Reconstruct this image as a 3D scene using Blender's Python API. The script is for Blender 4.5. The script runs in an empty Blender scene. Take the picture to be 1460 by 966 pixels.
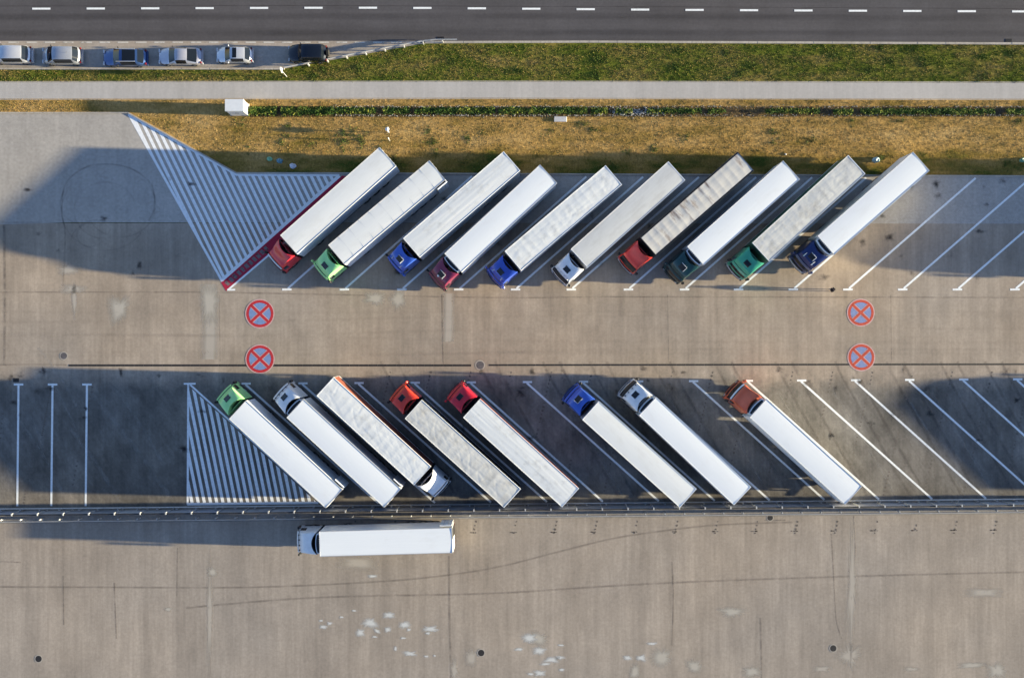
import bpy, math, random
import numpy as np
from mathutils import Vector, noise

R = math.radians
random.seed(7)
rng = np.random.default_rng(11)
H = 92.0            # camera height (m)
FPX = 1220.0        # focal length in pixels of the 1460 px wide photograph
SC = bpy.context.scene
COL = SC.collection


def P(px, py, z=0.0):
    s = (H - z) / FPX
    return ((px - 730) * s, (483 - py) * s, z)


def G(px, py):
    a = P(px, py)
    return (a[0], a[1])


# ------------------------------------------------------------------ materials
MATS = {}


def _new(name):
    m = bpy.data.materials.new(name)
    m.use_nodes = True
    nt = m.node_tree
    return m, nt, nt.nodes['Principled BSDF'], nt.nodes['Material Output']


def N(nt, t, **kw):
    n = nt.nodes.new(t)
    for k, v in kw.items():
        setattr(n, k, v)
    return n


def noise_node(nt, vec, scale, detail=4, rough=0.55, stretch=None, loc=None):
    if stretch or loc:
        mp = N(nt, 'ShaderNodeMapping')
        if stretch:
            mp.inputs['Scale'].default_value = stretch
        if loc:
            mp.inputs['Location'].default_value = loc
        nt.links.new(vec, mp.inputs[0])
        vec = mp.outputs[0]
    n = N(nt, 'ShaderNodeTexNoise')
    n.inputs['Scale'].default_value = scale
    n.inputs['Detail'].default_value = detail
    n.inputs['Roughness'].default_value = rough
    nt.links.new(vec, n.inputs['Vector'])
    return n.outputs[0]


def ramp(nt, val, stops):
    r = N(nt, 'ShaderNodeValToRGB')
    el = r.color_ramp.elements
    while len(el) < len(stops):
        el.new(0.5)
    for e, (p, c) in zip(el, stops):
        e.position = p
        e.color = (c[0], c[1], c[2], 1) if isinstance(c, (tuple, list)) else (c, c, c, 1)
    nt.links.new(val, r.inputs[0])
    return r.outputs[0]


def mix(nt, fac, a, b, mode='MIX'):
    n = N(nt, 'ShaderNodeMix', data_type='RGBA', blend_type=mode)
    for sock, v in ((n.inputs[0], fac), (n.inputs[6], a), (n.inputs[7], b)):
        if isinstance(v, (int, float)):
            sock.default_value = v
        elif isinstance(v, (tuple, list)):
            sock.default_value = (v[0], v[1], v[2], 1)
        else:
            nt.links.new(v, sock)
    return n.outputs[2]


def bump(nt, val, strength, dist, bsdf):
    b = N(nt, 'ShaderNodeBump')
    b.inputs['Strength'].default_value = strength
    b.inputs['Distance'].default_value = dist
    nt.links.new(val, b.inputs['Height'])
    nt.links.new(b.outputs[0], bsdf.inputs['Normal'])


def plain(name, col, rough=0.5, metal=0.0, var=0.12, scale=2.5, coat=0.0, spec=0.5):
    """one colour with light dirt and wear"""
    if name in MATS:
        return MATS[name]
    m, nt, b, o = _new(name)
    tc = N(nt, 'ShaderNodeTexCoord').outputs['Object']
    f = noise_node(nt, tc, scale, 5, 0.6)
    f = ramp(nt, f, [(0.32, 0.0), (0.72, 1.0)])
    dk = tuple(c * (1 - var) for c in col)
    lt = tuple(min(0.9, c * (1 + var * 0.5)) for c in col)
    nt.links.new(mix(nt, f, dk, lt), b.inputs['Base Color'])
    b.inputs['Roughness'].default_value = rough
    b.inputs['Metallic'].default_value = metal
    b.inputs['Coat Weight'].default_value = coat
    b.inputs['Specular IOR Level'].default_value = spec
    MATS[name] = m
    return m


def paint(key, col):
    return plain('paint_' + key, col, rough=0.32, var=0.10, scale=1.6, coat=0.35)


def glass_mat():
    if 'glass' in MATS:
        return MATS['glass']
    m, nt, b, o = _new('tinted_glass')
    b.inputs['Base Color'].default_value = (0.008, 0.011, 0.016, 1)
    b.inputs['Roughness'].default_value = 0.06
    b.inputs['Specular IOR Level'].default_value = 0.45
    MATS['glass'] = m
    return m


def ground_mat(name, base, streak=0.12, blotch=0.16, fine=0.22, warm=0.05, streak_dir='y', joints=None, rough=0.9, shade_grime=False):
    m, nt, b, o = _new(name)
    tc = N(nt, 'ShaderNodeTexCoord').outputs['Object']
    st = (0.55, 0.035, 1) if streak_dir == 'y' else (0.03, 0.6, 1)
    c = tuple(base)
    s1 = ramp(nt, noise_node(nt, tc, 1.0, 5, 0.62, stretch=st), [(0.28, 1 - streak), (0.72, 1 + streak)])
    st2 = (2.6, 0.14, 1) if streak_dir == 'y' else (0.12, 2.8, 1)
    s2 = ramp(nt, noise_node(nt, tc, 1.0, 4, 0.6, stretch=st2, loc=(3, 9, 0)), [(0.3, 1 - streak * .6), (0.7, 1 + streak * .6)])
    bl = ramp(nt, noise_node(nt, tc, 0.09, 6, 0.6, loc=(11, 4, 0)), [(0.3, 1 - blotch), (0.7, 1 + blotch)])
    fi = ramp(nt, noise_node(nt, tc, 3.2, 8, 0.75), [(0.25, 1 - fine), (0.75, 1 + fine)])
    sp = ramp(nt, noise_node(nt, tc, 0.9, 9, 0.7, loc=(40, 7, 0)), [(0.63, 1.0), (0.74, 0.80)])
    md = ramp(nt, noise_node(nt, tc, 0.55, 6, 0.65, stretch=(1, .6, 1), loc=(14, 70, 0)), [(0.3, 1 - blotch * .7), (0.7, 1 + blotch * .7)])
    wm = mix(nt, noise_node(nt, tc, 0.055, 4, 0.5, loc=(5, 21, 0)),
             (1 - warm, 1 - warm * .2, 1 + warm), (1 + warm, 1 + warm * .1, 1 - warm))
    col = c
    if shade_grime:
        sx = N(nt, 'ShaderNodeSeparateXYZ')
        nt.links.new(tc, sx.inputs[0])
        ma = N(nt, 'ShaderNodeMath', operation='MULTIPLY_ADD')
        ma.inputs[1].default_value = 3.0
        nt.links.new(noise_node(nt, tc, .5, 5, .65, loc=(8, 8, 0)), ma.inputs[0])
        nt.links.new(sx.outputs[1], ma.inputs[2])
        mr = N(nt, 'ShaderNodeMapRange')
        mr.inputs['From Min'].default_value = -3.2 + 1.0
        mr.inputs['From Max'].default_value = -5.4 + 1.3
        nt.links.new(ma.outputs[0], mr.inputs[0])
        shade_grime_fac = mr.outputs[0]
        col = mix(nt, shade_grime_fac, (0.358, 0.292, 0.228), c)
    for v in (s1, s2, bl, fi, sp, md, wm):
        col = mix(nt, 1.0, col, v, 'MULTIPLY')
    if shade_grime:      # painted shade over the lower bays, mixed with grime in long diagonal smears
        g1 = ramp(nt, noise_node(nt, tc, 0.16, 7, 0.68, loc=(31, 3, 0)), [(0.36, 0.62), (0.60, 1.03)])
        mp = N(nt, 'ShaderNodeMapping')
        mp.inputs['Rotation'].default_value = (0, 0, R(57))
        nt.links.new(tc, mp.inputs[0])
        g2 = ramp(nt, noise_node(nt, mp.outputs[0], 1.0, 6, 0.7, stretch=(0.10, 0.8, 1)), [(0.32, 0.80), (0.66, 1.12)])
        col = mix(nt, shade_grime_fac, col, mix(nt, 1.0, mix(nt, 1.0, col, g1, 'MULTIPLY'), g2, 'MULTIPLY'))
    nt.links.new(col, b.inputs['Base Color'])
    b.inputs['Roughness'].default_value = rough
    b.inputs['Specular IOR Level'].default_value = 0.2
    bump(nt, noise_node(nt, tc, 9, 6, 0.7), 0.25, 0.012, b)
    if joints:
        br = N(nt, 'ShaderNodeTexBrick')
        br.inputs['Scale'].default_value = joints
        br.inputs['Mortar Size'].default_value = 0.02
        br.inputs['Color1'].default_value = (1.04, 1.04, 1.04, 1)
        br.inputs['Color2'].default_value = (0.95, 0.95, 0.95, 1)
        br.inputs['Mortar'].default_value = (0.8, 0.8, 0.8, 1)
        nt.links.new(tc, br.inputs['Vector'])
        nt.links.new(mix(nt, 1.0, col, br.outputs[0], 'MULTIPLY'), b.inputs['Base Color'])
    MATS[name] = m
    return m


def worn_paint(name, col, wear=0.25, scale=1.3, rough=0.7, edge=0.0):
    """road paint: opaque, broken by noise wear that lets the paving show"""
    m, nt, b, o = _new(name)
    tc = N(nt, 'ShaderNodeTexCoord').outputs['Object']
    f = noise_node(nt, tc, scale, 8, 0.72)
    v = ramp(nt, noise_node(nt, tc, 4, 5, 0.6, loc=(2, 2, 0)), [(0.3, 0.86), (0.7, 1.06)])
    nt.links.new(mix(nt, 1.0, col, v, 'MULTIPLY'), b.inputs['Base Color'])
    b.inputs['Roughness'].default_value = rough
    b.inputs['Specular IOR Level'].default_value = 0.25
    a = ramp(nt, f, [(max(0.0, wear - 0.05), 0.25), (wear + 0.08, 1.0)])
    nt.links.new(a, b.inputs['Alpha'])
    MATS[name] = m
    return m


def stain(name, col, alpha=0.5, scale=1.0, lo=0.35, hi=0.65, soft=True, stretch=None):
    """thin film on the paving: faded by noise and (soft) towards the sides of a strip (UV y)"""
    m, nt, b, o = _new(name)
    tcn = N(nt, 'ShaderNodeTexCoord')
    f = ramp(nt, noise_node(nt, tcn.outputs['Object'], scale, 7, 0.7, stretch=stretch), [(lo, 0.0), (hi, 1.0)])
    b.inputs['Base Color'].default_value = (*col, 1)
    b.inputs['Roughness'].default_value = 0.9
    b.inputs['Specular IOR Level'].default_value = 0.15
    mu = N(nt, 'ShaderNodeMath', operation='MULTIPLY')
    mu.inputs[1].default_value = alpha
    nt.links.new(f, mu.inputs[0])
    out = mu.outputs[0]
    if soft:
        sx = N(nt, 'ShaderNodeSeparateXYZ')
        nt.links.new(tcn.outputs['UV'], sx.inputs[0])
        w = ramp(nt, sx.outputs[1], [(0.0, 0.0), (0.35, 1.0), (0.65, 1.0), (1.0, 0.0)])
        m2 = N(nt, 'ShaderNodeMath', operation='MULTIPLY')
        nt.links.new(out, m2.inputs[0])
        nt.links.new(w, m2.inputs[1])
        out = m2.outputs[0]
    nt.links.new(out, b.inputs['Alpha'])
    MATS[name] = m
    return m


# ------------------------------------------------------------------ mesh builder
class MB:
    def __init__(s):
        s.v, s.f, s.mi, s.uv = [], [], [], []

    def add(s, verts, faces, mi=0, uvs=None):
        o = len(s.v)
        s.v += [tuple(x) for x in verts]
        for i, f in enumerate(faces):
            s.f.append([a + o for a in f])
            s.mi.append(mi)
            s.uv.append(uvs[i] if uvs else None)
        return s

    def box(s, x0, x1, y0, y1, z0, z1, mi=0, tx=0.0, ty=0.0):
        v = [(x0, y0, z0), (x1, y0, z0), (x1, y1, z0), (x0, y1, z0),
             (x0 + tx, y0 + ty, z1), (x1 - tx, y0 + ty, z1), (x1 - tx, y1 - ty, z1), (x0 + tx, y1 - ty, z1)]
        return s.add(v, [(0, 3, 2, 1), (4, 5, 6, 7), (0, 1, 5, 4), (1, 2, 6, 5), (2, 3, 7, 6), (3, 0, 4, 7)], mi)

    def rbox(s, x0, x1, y0, y1, z0, z1, r=0.05, mi=0):
        """box with chamfered vertical corners and top edge"""
        def ring(i, z):
            a, b, c, d = x0 + i, x1 - i, y0 + i, y1 - i
            return [(a + r, c, z), (b - r, c, z), (b, c + r, z), (b, d - r, z), (b - r, d, z), (a + r, d, z), (a, d - r, z), (a, c + r, z)]
        v = ring(0, z0) + ring(0, z1 - r) + ring(r * .8, z1)
        f = [tuple(range(7, -1, -1)), tuple(range(16, 24))]
        for k in (0, 8):
            f += [(k + i, k + (i + 1) % 8, k + 8 + (i + 1) % 8, k + 8 + i) for i in range(8)]
        return s.add(v, f, mi)

    def cyl(s, a, b, r, n=10, r2=None, mi=0, cap=True):
        a, b = Vector(a), Vector(b)
        r2 = r if r2 is None else r2
        d = (b - a).normalized()
        u = d.orthogonal().normalized()
        w = d.cross(u)
        v = []
        for c, rr in ((a, r), (b, r2)):
            for i in range(n):
                t = 2 * math.pi * i / n
                v.append(c + u * (rr * math.cos(t)) + w * (rr * math.sin(t)))
        f = [(i, (i + 1) % n, n + (i + 1) % n, n + i) for i in range(n)]
        if cap:
            f += [tuple(range(n - 1, -1, -1)), tuple(range(n, 2 * n))]
        return s.add(v, f, mi)

    def poly(s, pts, z, mi=0):
        v = [(x, y, z) for x, y in pts]
        area = sum(v[i][0] * v[(i + 1) % len(v)][1] - v[(i + 1) % len(v)][0] * v[i][1] for i in range(len(v)))
        if area < 0:
            v.reverse()
        return s.add(v, [tuple(range(len(v)))], mi)

    def strip(s, pts, w, z, mi=0):
        """flat band along a polyline, UV y runs across it"""
        v, uv, f = [], [], []
        n = len(pts)
        acc = 0
        for i, p in enumerate(pts):
            a = pts[max(0, i - 1)]
            b = pts[min(n - 1, i + 1)]
            dx, dy = b[0] - a[0], b[1] - a[1]
            l = math.hypot(dx, dy) or 1
            nx, ny = -dy / l * w / 2, dx / l * w / 2
            if i:
                acc += math.hypot(p[0] - pts[i - 1][0], p[1] - pts[i - 1][1])
            v += [(p[0] - nx, p[1] - ny, z), (p[0] + nx, p[1] + ny, z)]
            uv += [(acc, 0), (acc, 1)]
        fs, us = [], []
        for i in range(n - 1):
            q = (2 * i, 2 * i + 2, 2 * i + 3, 2 * i + 1)
            fs.append(q)
            us.append([uv[k] for k in q])
        return s.add(v, fs, mi, us)

    def mesh(s, name, mats, smooth=None):
        me = bpy.data.meshes.new(name)
        me.from_pydata(s.v, [], s.f)
        for m in (mats if isinstance(mats, (list, tuple)) else [mats]):
            me.materials.append(m)
        me.polygons.foreach_set('material_index', s.mi)
        if any(u is not None for u in s.uv):
            l = me.uv_layers.new(name='UVMap')
            k = 0
            for u, f in zip(s.uv, s.f):
                for j in range(len(f)):
                    l.data[k].uv = u[j] if u else (0, 0.5)
                    k += 1
        if smooth is not None:
            me.polygons.foreach_set('use_smooth', [True] * len(me.polygons))
            me.set_sharp_from_angle(angle=R(smooth))
        me.update()
        return me

    def build(s, name, mats, parent=None, smooth=None):
        return link(name, s.mesh(name, mats, smooth), parent)


def link(name, data, parent=None):
    o = bpy.data.objects.new(name, data)
    COL.objects.link(o)
    if parent:
        o.parent = parent
    return o


def thing(name, label, cat, loc=(0, 0, 0), rz=0.0, group=None, kind=None):
    o = link(name, None)
    o.location = loc
    o.rotation_euler = (0, 0, rz)
    o.empty_display_size = 0.3
    return tag(o, label, cat, group, kind)


def tag(o, label=None, cat=None, group=None, kind=None):
    if label:
        o['label'] = label
    if cat:
        o['category'] = cat
    if group:
        o['group'] = group
    if kind:
        o['kind'] = kind
    return o


def copy_tree(o, parent=None):
    c = o.copy()
    COL.objects.link(c)
    if parent:
        c.parent = parent
    for ch in list(o.children):
        copy_tree(ch, c)
    return c


def structure(o):
    o['kind'] = 'structure'
    return o


def grid_strips(xs, ys, zf):
    """height field over xs * ys -> verts, faces"""
    v = [(x, y, zf(x, y)) for x in xs for y in ys]
    n = len(ys)
    f = [(i * n + j, (i + 1) * n + j, (i + 1) * n + j + 1, i * n + j + 1) for i in range(len(xs) - 1) for j in range(n - 1)]
    return v, f


# ------------------------------------------------------------------ world, light, camera
SUN_EL, SUN_AZ_OFF = 6.85, -1.6     # sun low at the right edge, a hair below it
w = bpy.data.worlds.new("World")
SC.world = w
w.use_nodes = True
nt = w.node_tree
sky = nt.nodes.new('ShaderNodeTexSky')
sky.sky_type = 'NISHITA'
sky.sun_disc = False
sky.sun_elevation = R(SUN_EL)
sky.sun_rotation = R(90 - SUN_AZ_OFF)
sky.air_density = 1.0
sky.dust_density = 0.2
sky.ozone_density = 2.3
nt.links.new(mix(nt, 1.0, sky.outputs[0], (1.04, 0.935, 1.06), 'MULTIPLY'), nt.nodes['Background'].inputs[0])
nt.nodes['Background'].inputs[1].default_value = 0.082
sl = bpy.data.lights.new('sun', 'SUN')
sl.energy = 5.0
sl.angle = R(0.8)
sl.color = (1.0, 0.88, 0.60)
so = link('sun', sl)
sd = Vector((math.cos(R(SUN_EL)) * math.cos(R(SUN_AZ_OFF)), math.cos(R(SUN_EL)) * math.sin(R(SUN_AZ_OFF)), math.sin(R(SUN_EL))))
so.rotation_euler = sd.to_track_quat('Z', 'Y').to_euler()
so.location = (60, 0, 40)
cam = bpy.data.cameras.new('camera')
cam.sensor_width = 36
cam.lens = 36 * FPX / 1460
cam.clip_end = 5000
co = link('camera', cam)
co.location = (0, 0, H)
SC.camera = co
vs = SC.view_settings
vs.view_transform = 'Standard'
vs.look = 'None'
vs.exposure = 1.98
vs.gamma = 1.0
vs.use_curve_mapping = False
SC.cycles.diffuse_bounces = 1

# ------------------------------------------------------------------ setting: ground sheets
m_conc = ground_mat('concrete_paving', (0.362, 0.294, 0.228), streak=0.15, blotch=0.17, fine=0.18, warm=0.10)
m_bays = ground_mat('bay_concrete_shaded', (0.212, 0.190, 0.162), streak=0.18, blotch=0.22, fine=0.24, warm=0.13, shade_grime=True)  # concrete colour darkened to paint in the deep shade of the lower bays
m_conc2 = ground_mat('concrete_paving_south', (0.350, 0.294, 0.240), streak=0.15, blotch=0.12, fine=0.19, warm=0.06)
m_block = ground_mat('block_paving', (0.43, 0.39, 0.345), streak=0.07, blotch=0.12, fine=0.20, warm=0.04, joints=2.0)
m_path = ground_mat('path_slabs', (0.47, 0.435, 0.40), streak=0.08, blotch=0.06, fine=0.10, warm=0.02)
m_asph = ground_mat('asphalt', (0.096, 0.088, 0.090), streak=0.10, blotch=0.10, fine=0.16, warm=0.03, streak_dir='x')
m_bay = ground_mat('bay_paving', (0.36, 0.315, 0.27), streak=0.08, blotch=0.14, fine=0.22, warm=0.05, streak_dir='x')
m_bayedge = ground_mat('bay_edge', (0.40, 0.335, 0.275), streak=0.10, blotch=0.10, fine=0.2, warm=0.05, streak_dir='x')
m_kerb = ground_mat('kerb_concrete', (0.44, 0.39, 0.33), streak=0.12, blotch=0.1, fine=0.2, warm=0.03)
m_median = ground_mat('median_concrete', (0.27, 0.245, 0.22), streak=0.1, blotch=0.15, fine=0.25, warm=0.03, streak_dir='x')


def kerb_green(nt, tc, val):
    """grass grows greener in the damp strip beside the truck bays"""
    sx = N(nt, 'ShaderNodeSeparateXYZ')
    nt.links.new(tc, sx.inputs[0])
    mr = N(nt, 'ShaderNodeMapRange')
    mr.inputs['From Min'].default_value = 20.4
    mr.inputs['From Max'].default_value = 18.6
    mr.inputs['To Max'].default_value = 0.17
    nt.links.new(sx.outputs[1], mr.inputs[0])
    sb = N(nt, 'ShaderNodeMath', operation='SUBTRACT')
    nt.links.new(val, sb.inputs[0])
    nt.links.new(mr.outputs[0], sb.inputs[1])
    return sb.outputs[0]


def grass_ground(name, stops, scale):
    m, nt, b, o = _new(name)
    tc = N(nt, 'ShaderNodeTexCoord').outputs['Object']
    big = noise_node(nt, tc, scale, 6, 0.62, stretch=(.45, 1.25, 1))
    if 'dry' in name:
        big = kerb_green(nt, tc, big)
    c = ramp(nt, big, stops)
    fi = ramp(nt, noise_node(nt, tc, 3.4, 8, 0.85, stretch=(1.3, 0.8, 1)), [(0.30, 0.42), (0.70, 1.6)])
    nt.links.new(mix(nt, 1.0, c, fi, 'MULTIPLY'), b.inputs['Base Color'])
    b.inputs['Roughness'].default_value = 1.0
    b.inputs['Specular IOR Level'].default_value = 0.0
    bump(nt, noise_node(nt, tc, 5, 8, 0.8), 0.7, 0.06, b)
    return m


GREENS = [(0.24, (0.062, 0.094, 0.014)), (0.44, (0.125, 0.142, 0.022)), (0.60, (0.215, 0.172, 0.044)), (0.78, (0.33, 0.225, 0.085))]
STRAWS = [(0.24, (0.08, 0.095, 0.018)), (0.35, (0.24, 0.160, 0.040)), (0.52, (0.42, 0.258, 0.085)), (0.78, (0.56, 0.375, 0.155))]
m_verge = grass_ground('verge_soil', GREENS, 0.42)
m_dry = grass_ground('dry_soil', STRAWS, 0.35)

terr = MB()
terr.poly([(-1500, -1500), (1500, -1500), (1500, 1500), (-1500, 1500)], -0.03)
structure(terr.build('ground', m_dry))

XL, XR = -300, 1900          # how far the place is built, in photograph pixels


def curve(pts, n=10):
    """Catmull-Rom through pixel points -> ground points"""
    out = []
    p = [pts[0]] + list(pts) + [pts[-1]]
    for i in range(1, len(p) - 2):
        for k in range(n):
            t = k / n
            q = []
            for a in (0, 1):
                p0, p1, p2, p3 = p[i - 1][a], p[i][a], p[i + 1][a], p[i + 2][a]
                q.append(0.5 * ((2 * p1) + (-p0 + p2) * t + (2 * p0 - 5 * p1 + 4 * p2 - p3) * t * t + (-p0 + 3 * p1 - 3 * p2 + p3) * t ** 3))
            out.append(G(*q))
    out.append(G(*pts[-1]))
    return out


def sheet(name, pts, z, mat):
    return structure(MB().poly([G(*p) for p in pts], z).build(name, mat))


# ground strips from north to south
sheet('road', [(XL, -260), (XR, -260), (XR, 61), (XL, 61)], 0.0, m_asph)
mb = MB()
for (y, w_) in ((-8, .8), (24, .9), (47, .9), (-30, .9)):
    mb.strip(curve([(XL, y + 1), (300, y), (730, y - .5), (1200, y + .6), (XR, y + 2)], 4), w_, 0.0045)
structure(mb.build('wheel_track_wear', stain('wheel_track_wear', (.055, .050, .053), .28, .25, .25, .7, stretch=(.25, 1, 1))))
mb = MB()
mb.strip([G(XL, 9.3), G(450, 8.3), G(1000, 10.2), G(XR, 15)], .07, 0.0055)
structure(mb.build('asphalt_seam', stain('asphalt_seam', (.035, .03, .03), .6, .8, .3, .6)))
sheet('parking_bay', [(XL, 61.5), (611, 61.5), (596, 63.5), (405, 98), (XL, 98)], 0.004, m_bay)
sheet('parking_bay_edge', [(XL, 58.6), (607, 58.6), (590, 64), (480, 66.5), (XL, 66.5)], 0.008, m_bayedge)
sheet('verge', [(XL, 97), (405, 98), (600, 61), (XR, 61), (XR, 120), (XL, 120)], -0.004, m_verge)
sheet('path', [(XL, 117.8), (700, 116.8), (XR, 119), (XR, 142), (700, 139.6), (XL, 141.3)], 0.02, m_path)
sheet('grass_strip', [(XL, 140), (XR, 140), (XR, 252), (337, 246), (183, 161), (XL, 160)], 0.004, m_dry)
LOTX0 = XL
sheet('block_paving', [(XL, 160), (183, 160), (337, 246), (500, 246.5), (XR, 252.5), (XR, 319.5), (100, 317), (0, 320), (XL, 320)], 0.008, m_block)
sheet('pavement', [(XL, 318), (XR, 318), (XR, 711), (1460, 713), (0, 727), (XL, 730)], 0.003, m_conc)
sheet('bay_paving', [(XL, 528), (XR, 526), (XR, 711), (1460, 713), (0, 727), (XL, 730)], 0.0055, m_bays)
sheet('median', [(XL, 729), (0, 724.5), (1460, 711), (XR, 707), (XR, 728), (1460, 732), (0, 746), (XL, 749)], 0.02, m_median)
sheet('pavement_south', [(XL, 745), (0, 742), (1460, 729), (XR, 725), (XR, 1300), (XL, 1300)], 0.0035, m_conc2)


def kerb(pts, w=0.16, h=0.12, z0=0.0):
    """raised kerb: a bar of three faces along a pixel polyline"""
    g = [G(*p) for p in pts]
    mb = MB()
    for (a, b) in zip(g, g[1:]):
        d = Vector((b[0] - a[0], b[1] - a[1]))
        L = d.length
        n = Vector((-d.y, d.x)) / L * w / 2
        k = max(1, int(L / 1.0))
        for i in range(k):
            p = Vector(a) + d * (i / k)
            q = Vector(a) + d * ((i + 1) / k) - d / L * 0.012
            hh = h + random.uniform(-.006, .006)
            v = [(p.x - n.x, p.y - n.y, z0), (q.x - n.x, q.y - n.y, z0), (q.x + n.x, q.y + n.y, z0), (p.x + n.x, p.y + n.y, z0)]
            v += [(x, y, hh) for x, y, _ in v]
            mb.add(v, [(4, 5, 6, 7), (0, 1, 5, 4), (1, 2, 6, 5), (2, 3, 7, 6), (3, 0, 4, 7)])
    return structure(mb.build('kerb', m_kerb))


kerb([(XL, 161), (183, 161), (337, 246.6), (500, 247), (XR, 253)], 0.14, 0.10)
kerb([(606, 60.8), (840, 60.0), (1200, 61.5), (XR, 64.5)], 0.22, 0.12)
kerb([(XL, 98.4), (300, 98.4), (406, 98.6)], 0.16, 0.12)
kerb([(XL, 142.3), (700, 140.6), (XR, 143)], 0.08, 0.03)
kerb([(XL, 116.9), (700, 115.9), (XR, 118)], 0.08, 0.03)

# ------------------------------------------------------------------ painted markings
m_white = worn_paint('white_road_paint', (0.90, 0.90, 0.88), wear=0.22)
m_white2 = worn_paint('white_hatch_paint', (0.90, 0.90, 0.90), wear=0.24)
m_redp = worn_paint('red_road_paint', (0.42, 0.022, 0.055), wear=0.26)
m_greyp = worn_paint('grey_road_paint', (0.20, 0.16, 0.16), wear=0.42)
m_blue = worn_paint('blue_road_paint', (0.20, 0.29, 0.52), wear=0.34)
m_sred = worn_paint('sign_red_paint', (0.52, 0.035, 0.045), wear=0.31)
m_spale = worn_paint('sign_pale_edge', (0.62, 0.40, 0.38), wear=0.36)
m_sor = worn_paint('sign_worn_orange_paint', (0.56, 0.085, 0.05), wear=0.33)
m_blue2 = worn_paint('sign_worn_blue_paint', (0.23, 0.285, 0.50), wear=0.34)


def line(mb, a, b, w, z=0.012):
    mb.strip([G(*a), G(*b)], w, z)


def clip_convex(poly, clip):
    def inside(p, a, b):
        return (b[0] - a[0]) * (p[1] - a[1]) - (b[1] - a[1]) * (p[0] - a[0]) >= 0
    def inter(p, q, a, b):
        dx1, dy1, dx2, dy2 = q[0] - p[0], q[1] - p[1], b[0] - a[0], b[1] - a[1]
        den = dx1 * dy2 - dy1 * dx2
        t = ((a[0] - p[0]) * dy2 - (a[1] - p[1]) * dx2) / den
        return (p[0] + t * dx1, p[1] + t * dy1)
    ar = sum(clip[i][0] * clip[(i + 1) % len(clip)][1] - clip[(i + 1) % len(clip)][0] * clip[i][1] for i in range(len(clip)))
    if ar < 0:
        clip = clip[::-1]
    out = poly
    for i in range(len(clip)):
        a, b = clip[i], clip[(i + 1) % len(clip)]
        src, out = out, []
        for j in range(len(src)):
            p, q = src[j], src[(j + 1) % len(src)]
            if inside(p, a, b):
                out.append(p)
                if not inside(q, a, b):
                    out.append(inter(p, q, a, b))
            elif inside(q, a, b):
                out.append(inter(p, q, a, b))
        if not out:
            return []
    return out


# bay lines, upper row
for x in (409, 491, 573, 654, 735, 814.5, 896, 976, 1053, 1131, 1209, 1287, 1365, 1447, 1525, 1603, 1681):
    mb = MB()
    yt = 248.5 + (x + 182 - 600) / 860 * 3
    line(mb, (x - 6.8, 412.6), (x + 6.8, 412.4), 0.21, 0.0125)
    line(mb, (x + 1.5, 411.0), (x + 182, yt + 2.5), 0.22)
    structure(mb.build('bay_line', m_white))
# bay lines, lower row
for x in (351, 432, 512, 592, 672, 752, 832, 910.5, 989, 1067, 1143, 1220, 1297, 1374, 1451, 1528, 1605, 1682):
    mb = MB()
    y = 547 - (x - 270) * 6.2 / 1100
    line(mb, (x - 6.6, y), (x + 6.6, y), 0.21, 0.0125)
    line(mb, (x - 1.0, y + 1.2), (x + 187.5 - (x - 672) * 0.003, 714.5 - (x - 672) * 0.0075), 0.22)
    structure(mb.build('bay_line', m_white))
for x in (-24, 26.5, 75, 124):
    mb = MB()
    line(mb, (x - 6.8, 547.8), (x + 6.8, 547.8), 0.21, 0.0125)
    line(mb, (x, 549), (x - 1.8, 721), 0.22)
    structure(mb.build('bay_line', m_white))
# hatched island, upper row
mb = MB()
A, B_, C_, D_ = (183, 162), (337, 247.5), (487, 248.5), (316, 400.5)
dirx = 0.435 / 0.90
for k in range(-22, 20):
    x0 = 339.5 + 9.25 * k
    q = [(x0 + dirx * (140 - 251), 140), (x0 + 4.8 + dirx * (140 - 251), 140), (x0 + 4.8 + dirx * (420 - 251), 420), (x0 + dirx * (420 - 251), 420)]
    for tri in ([A, B_, D_], [B_, C_, D_]):
        c = clip_convex(q, tri)
        if len(c) > 2:
            mb.poly([G(*p) for p in c], 0.012)
line(mb, (184, 163.5), (317, 401), 0.27, 0.0135)
line(mb, (183, 163), (338, 249), 0.30, 0.0145)
line(mb, (336, 249.2), (484, 249.8), 0.24, 0.0155)
line(mb, (316, 399.5), (484, 250.5), 0.36, 0.0165)
structure(mb.build('hatched_marking', m_white2))
# red strip with worn grey panels beside the hatching
mb = MB()
mb.poly([G(*p) for p in [(315, 402.5), (322.5, 415), (509, 251.5), (487.5, 250.5)]], 0.0125)
structure(mb.build('red_strip_marking', m_redp))
mb = MB()
ax = Vector((0.748, -0.664))
nx_ = Vector((0.664, 0.748))
for k in range(11):
    c = Vector((319.5, 408.2)) + ax * (6.5 + k * 7.4) - nx_ * 0.3
    q = []
    for (u, v) in ((-2.6, -3.6), (2.2, -3.6), (2.6, 3.6), (-2.2, 3.6)):
        p = c + ax * (u + random.uniform(-.5, .5)) + nx_ * v
        q.append(G(p.x, p.y))
    mb.poly(q, 0.0165)
structure(mb.build('grey_panel_marking', m_greyp))
mb = MB()
line(mb, (325, 413.3), (500, 264), 0.2, 0.017)
line(mb, (324, 413), (335.5, 412.8), 0.19, 0.0175)
structure(mb.build('bay_line', m_white))
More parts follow.
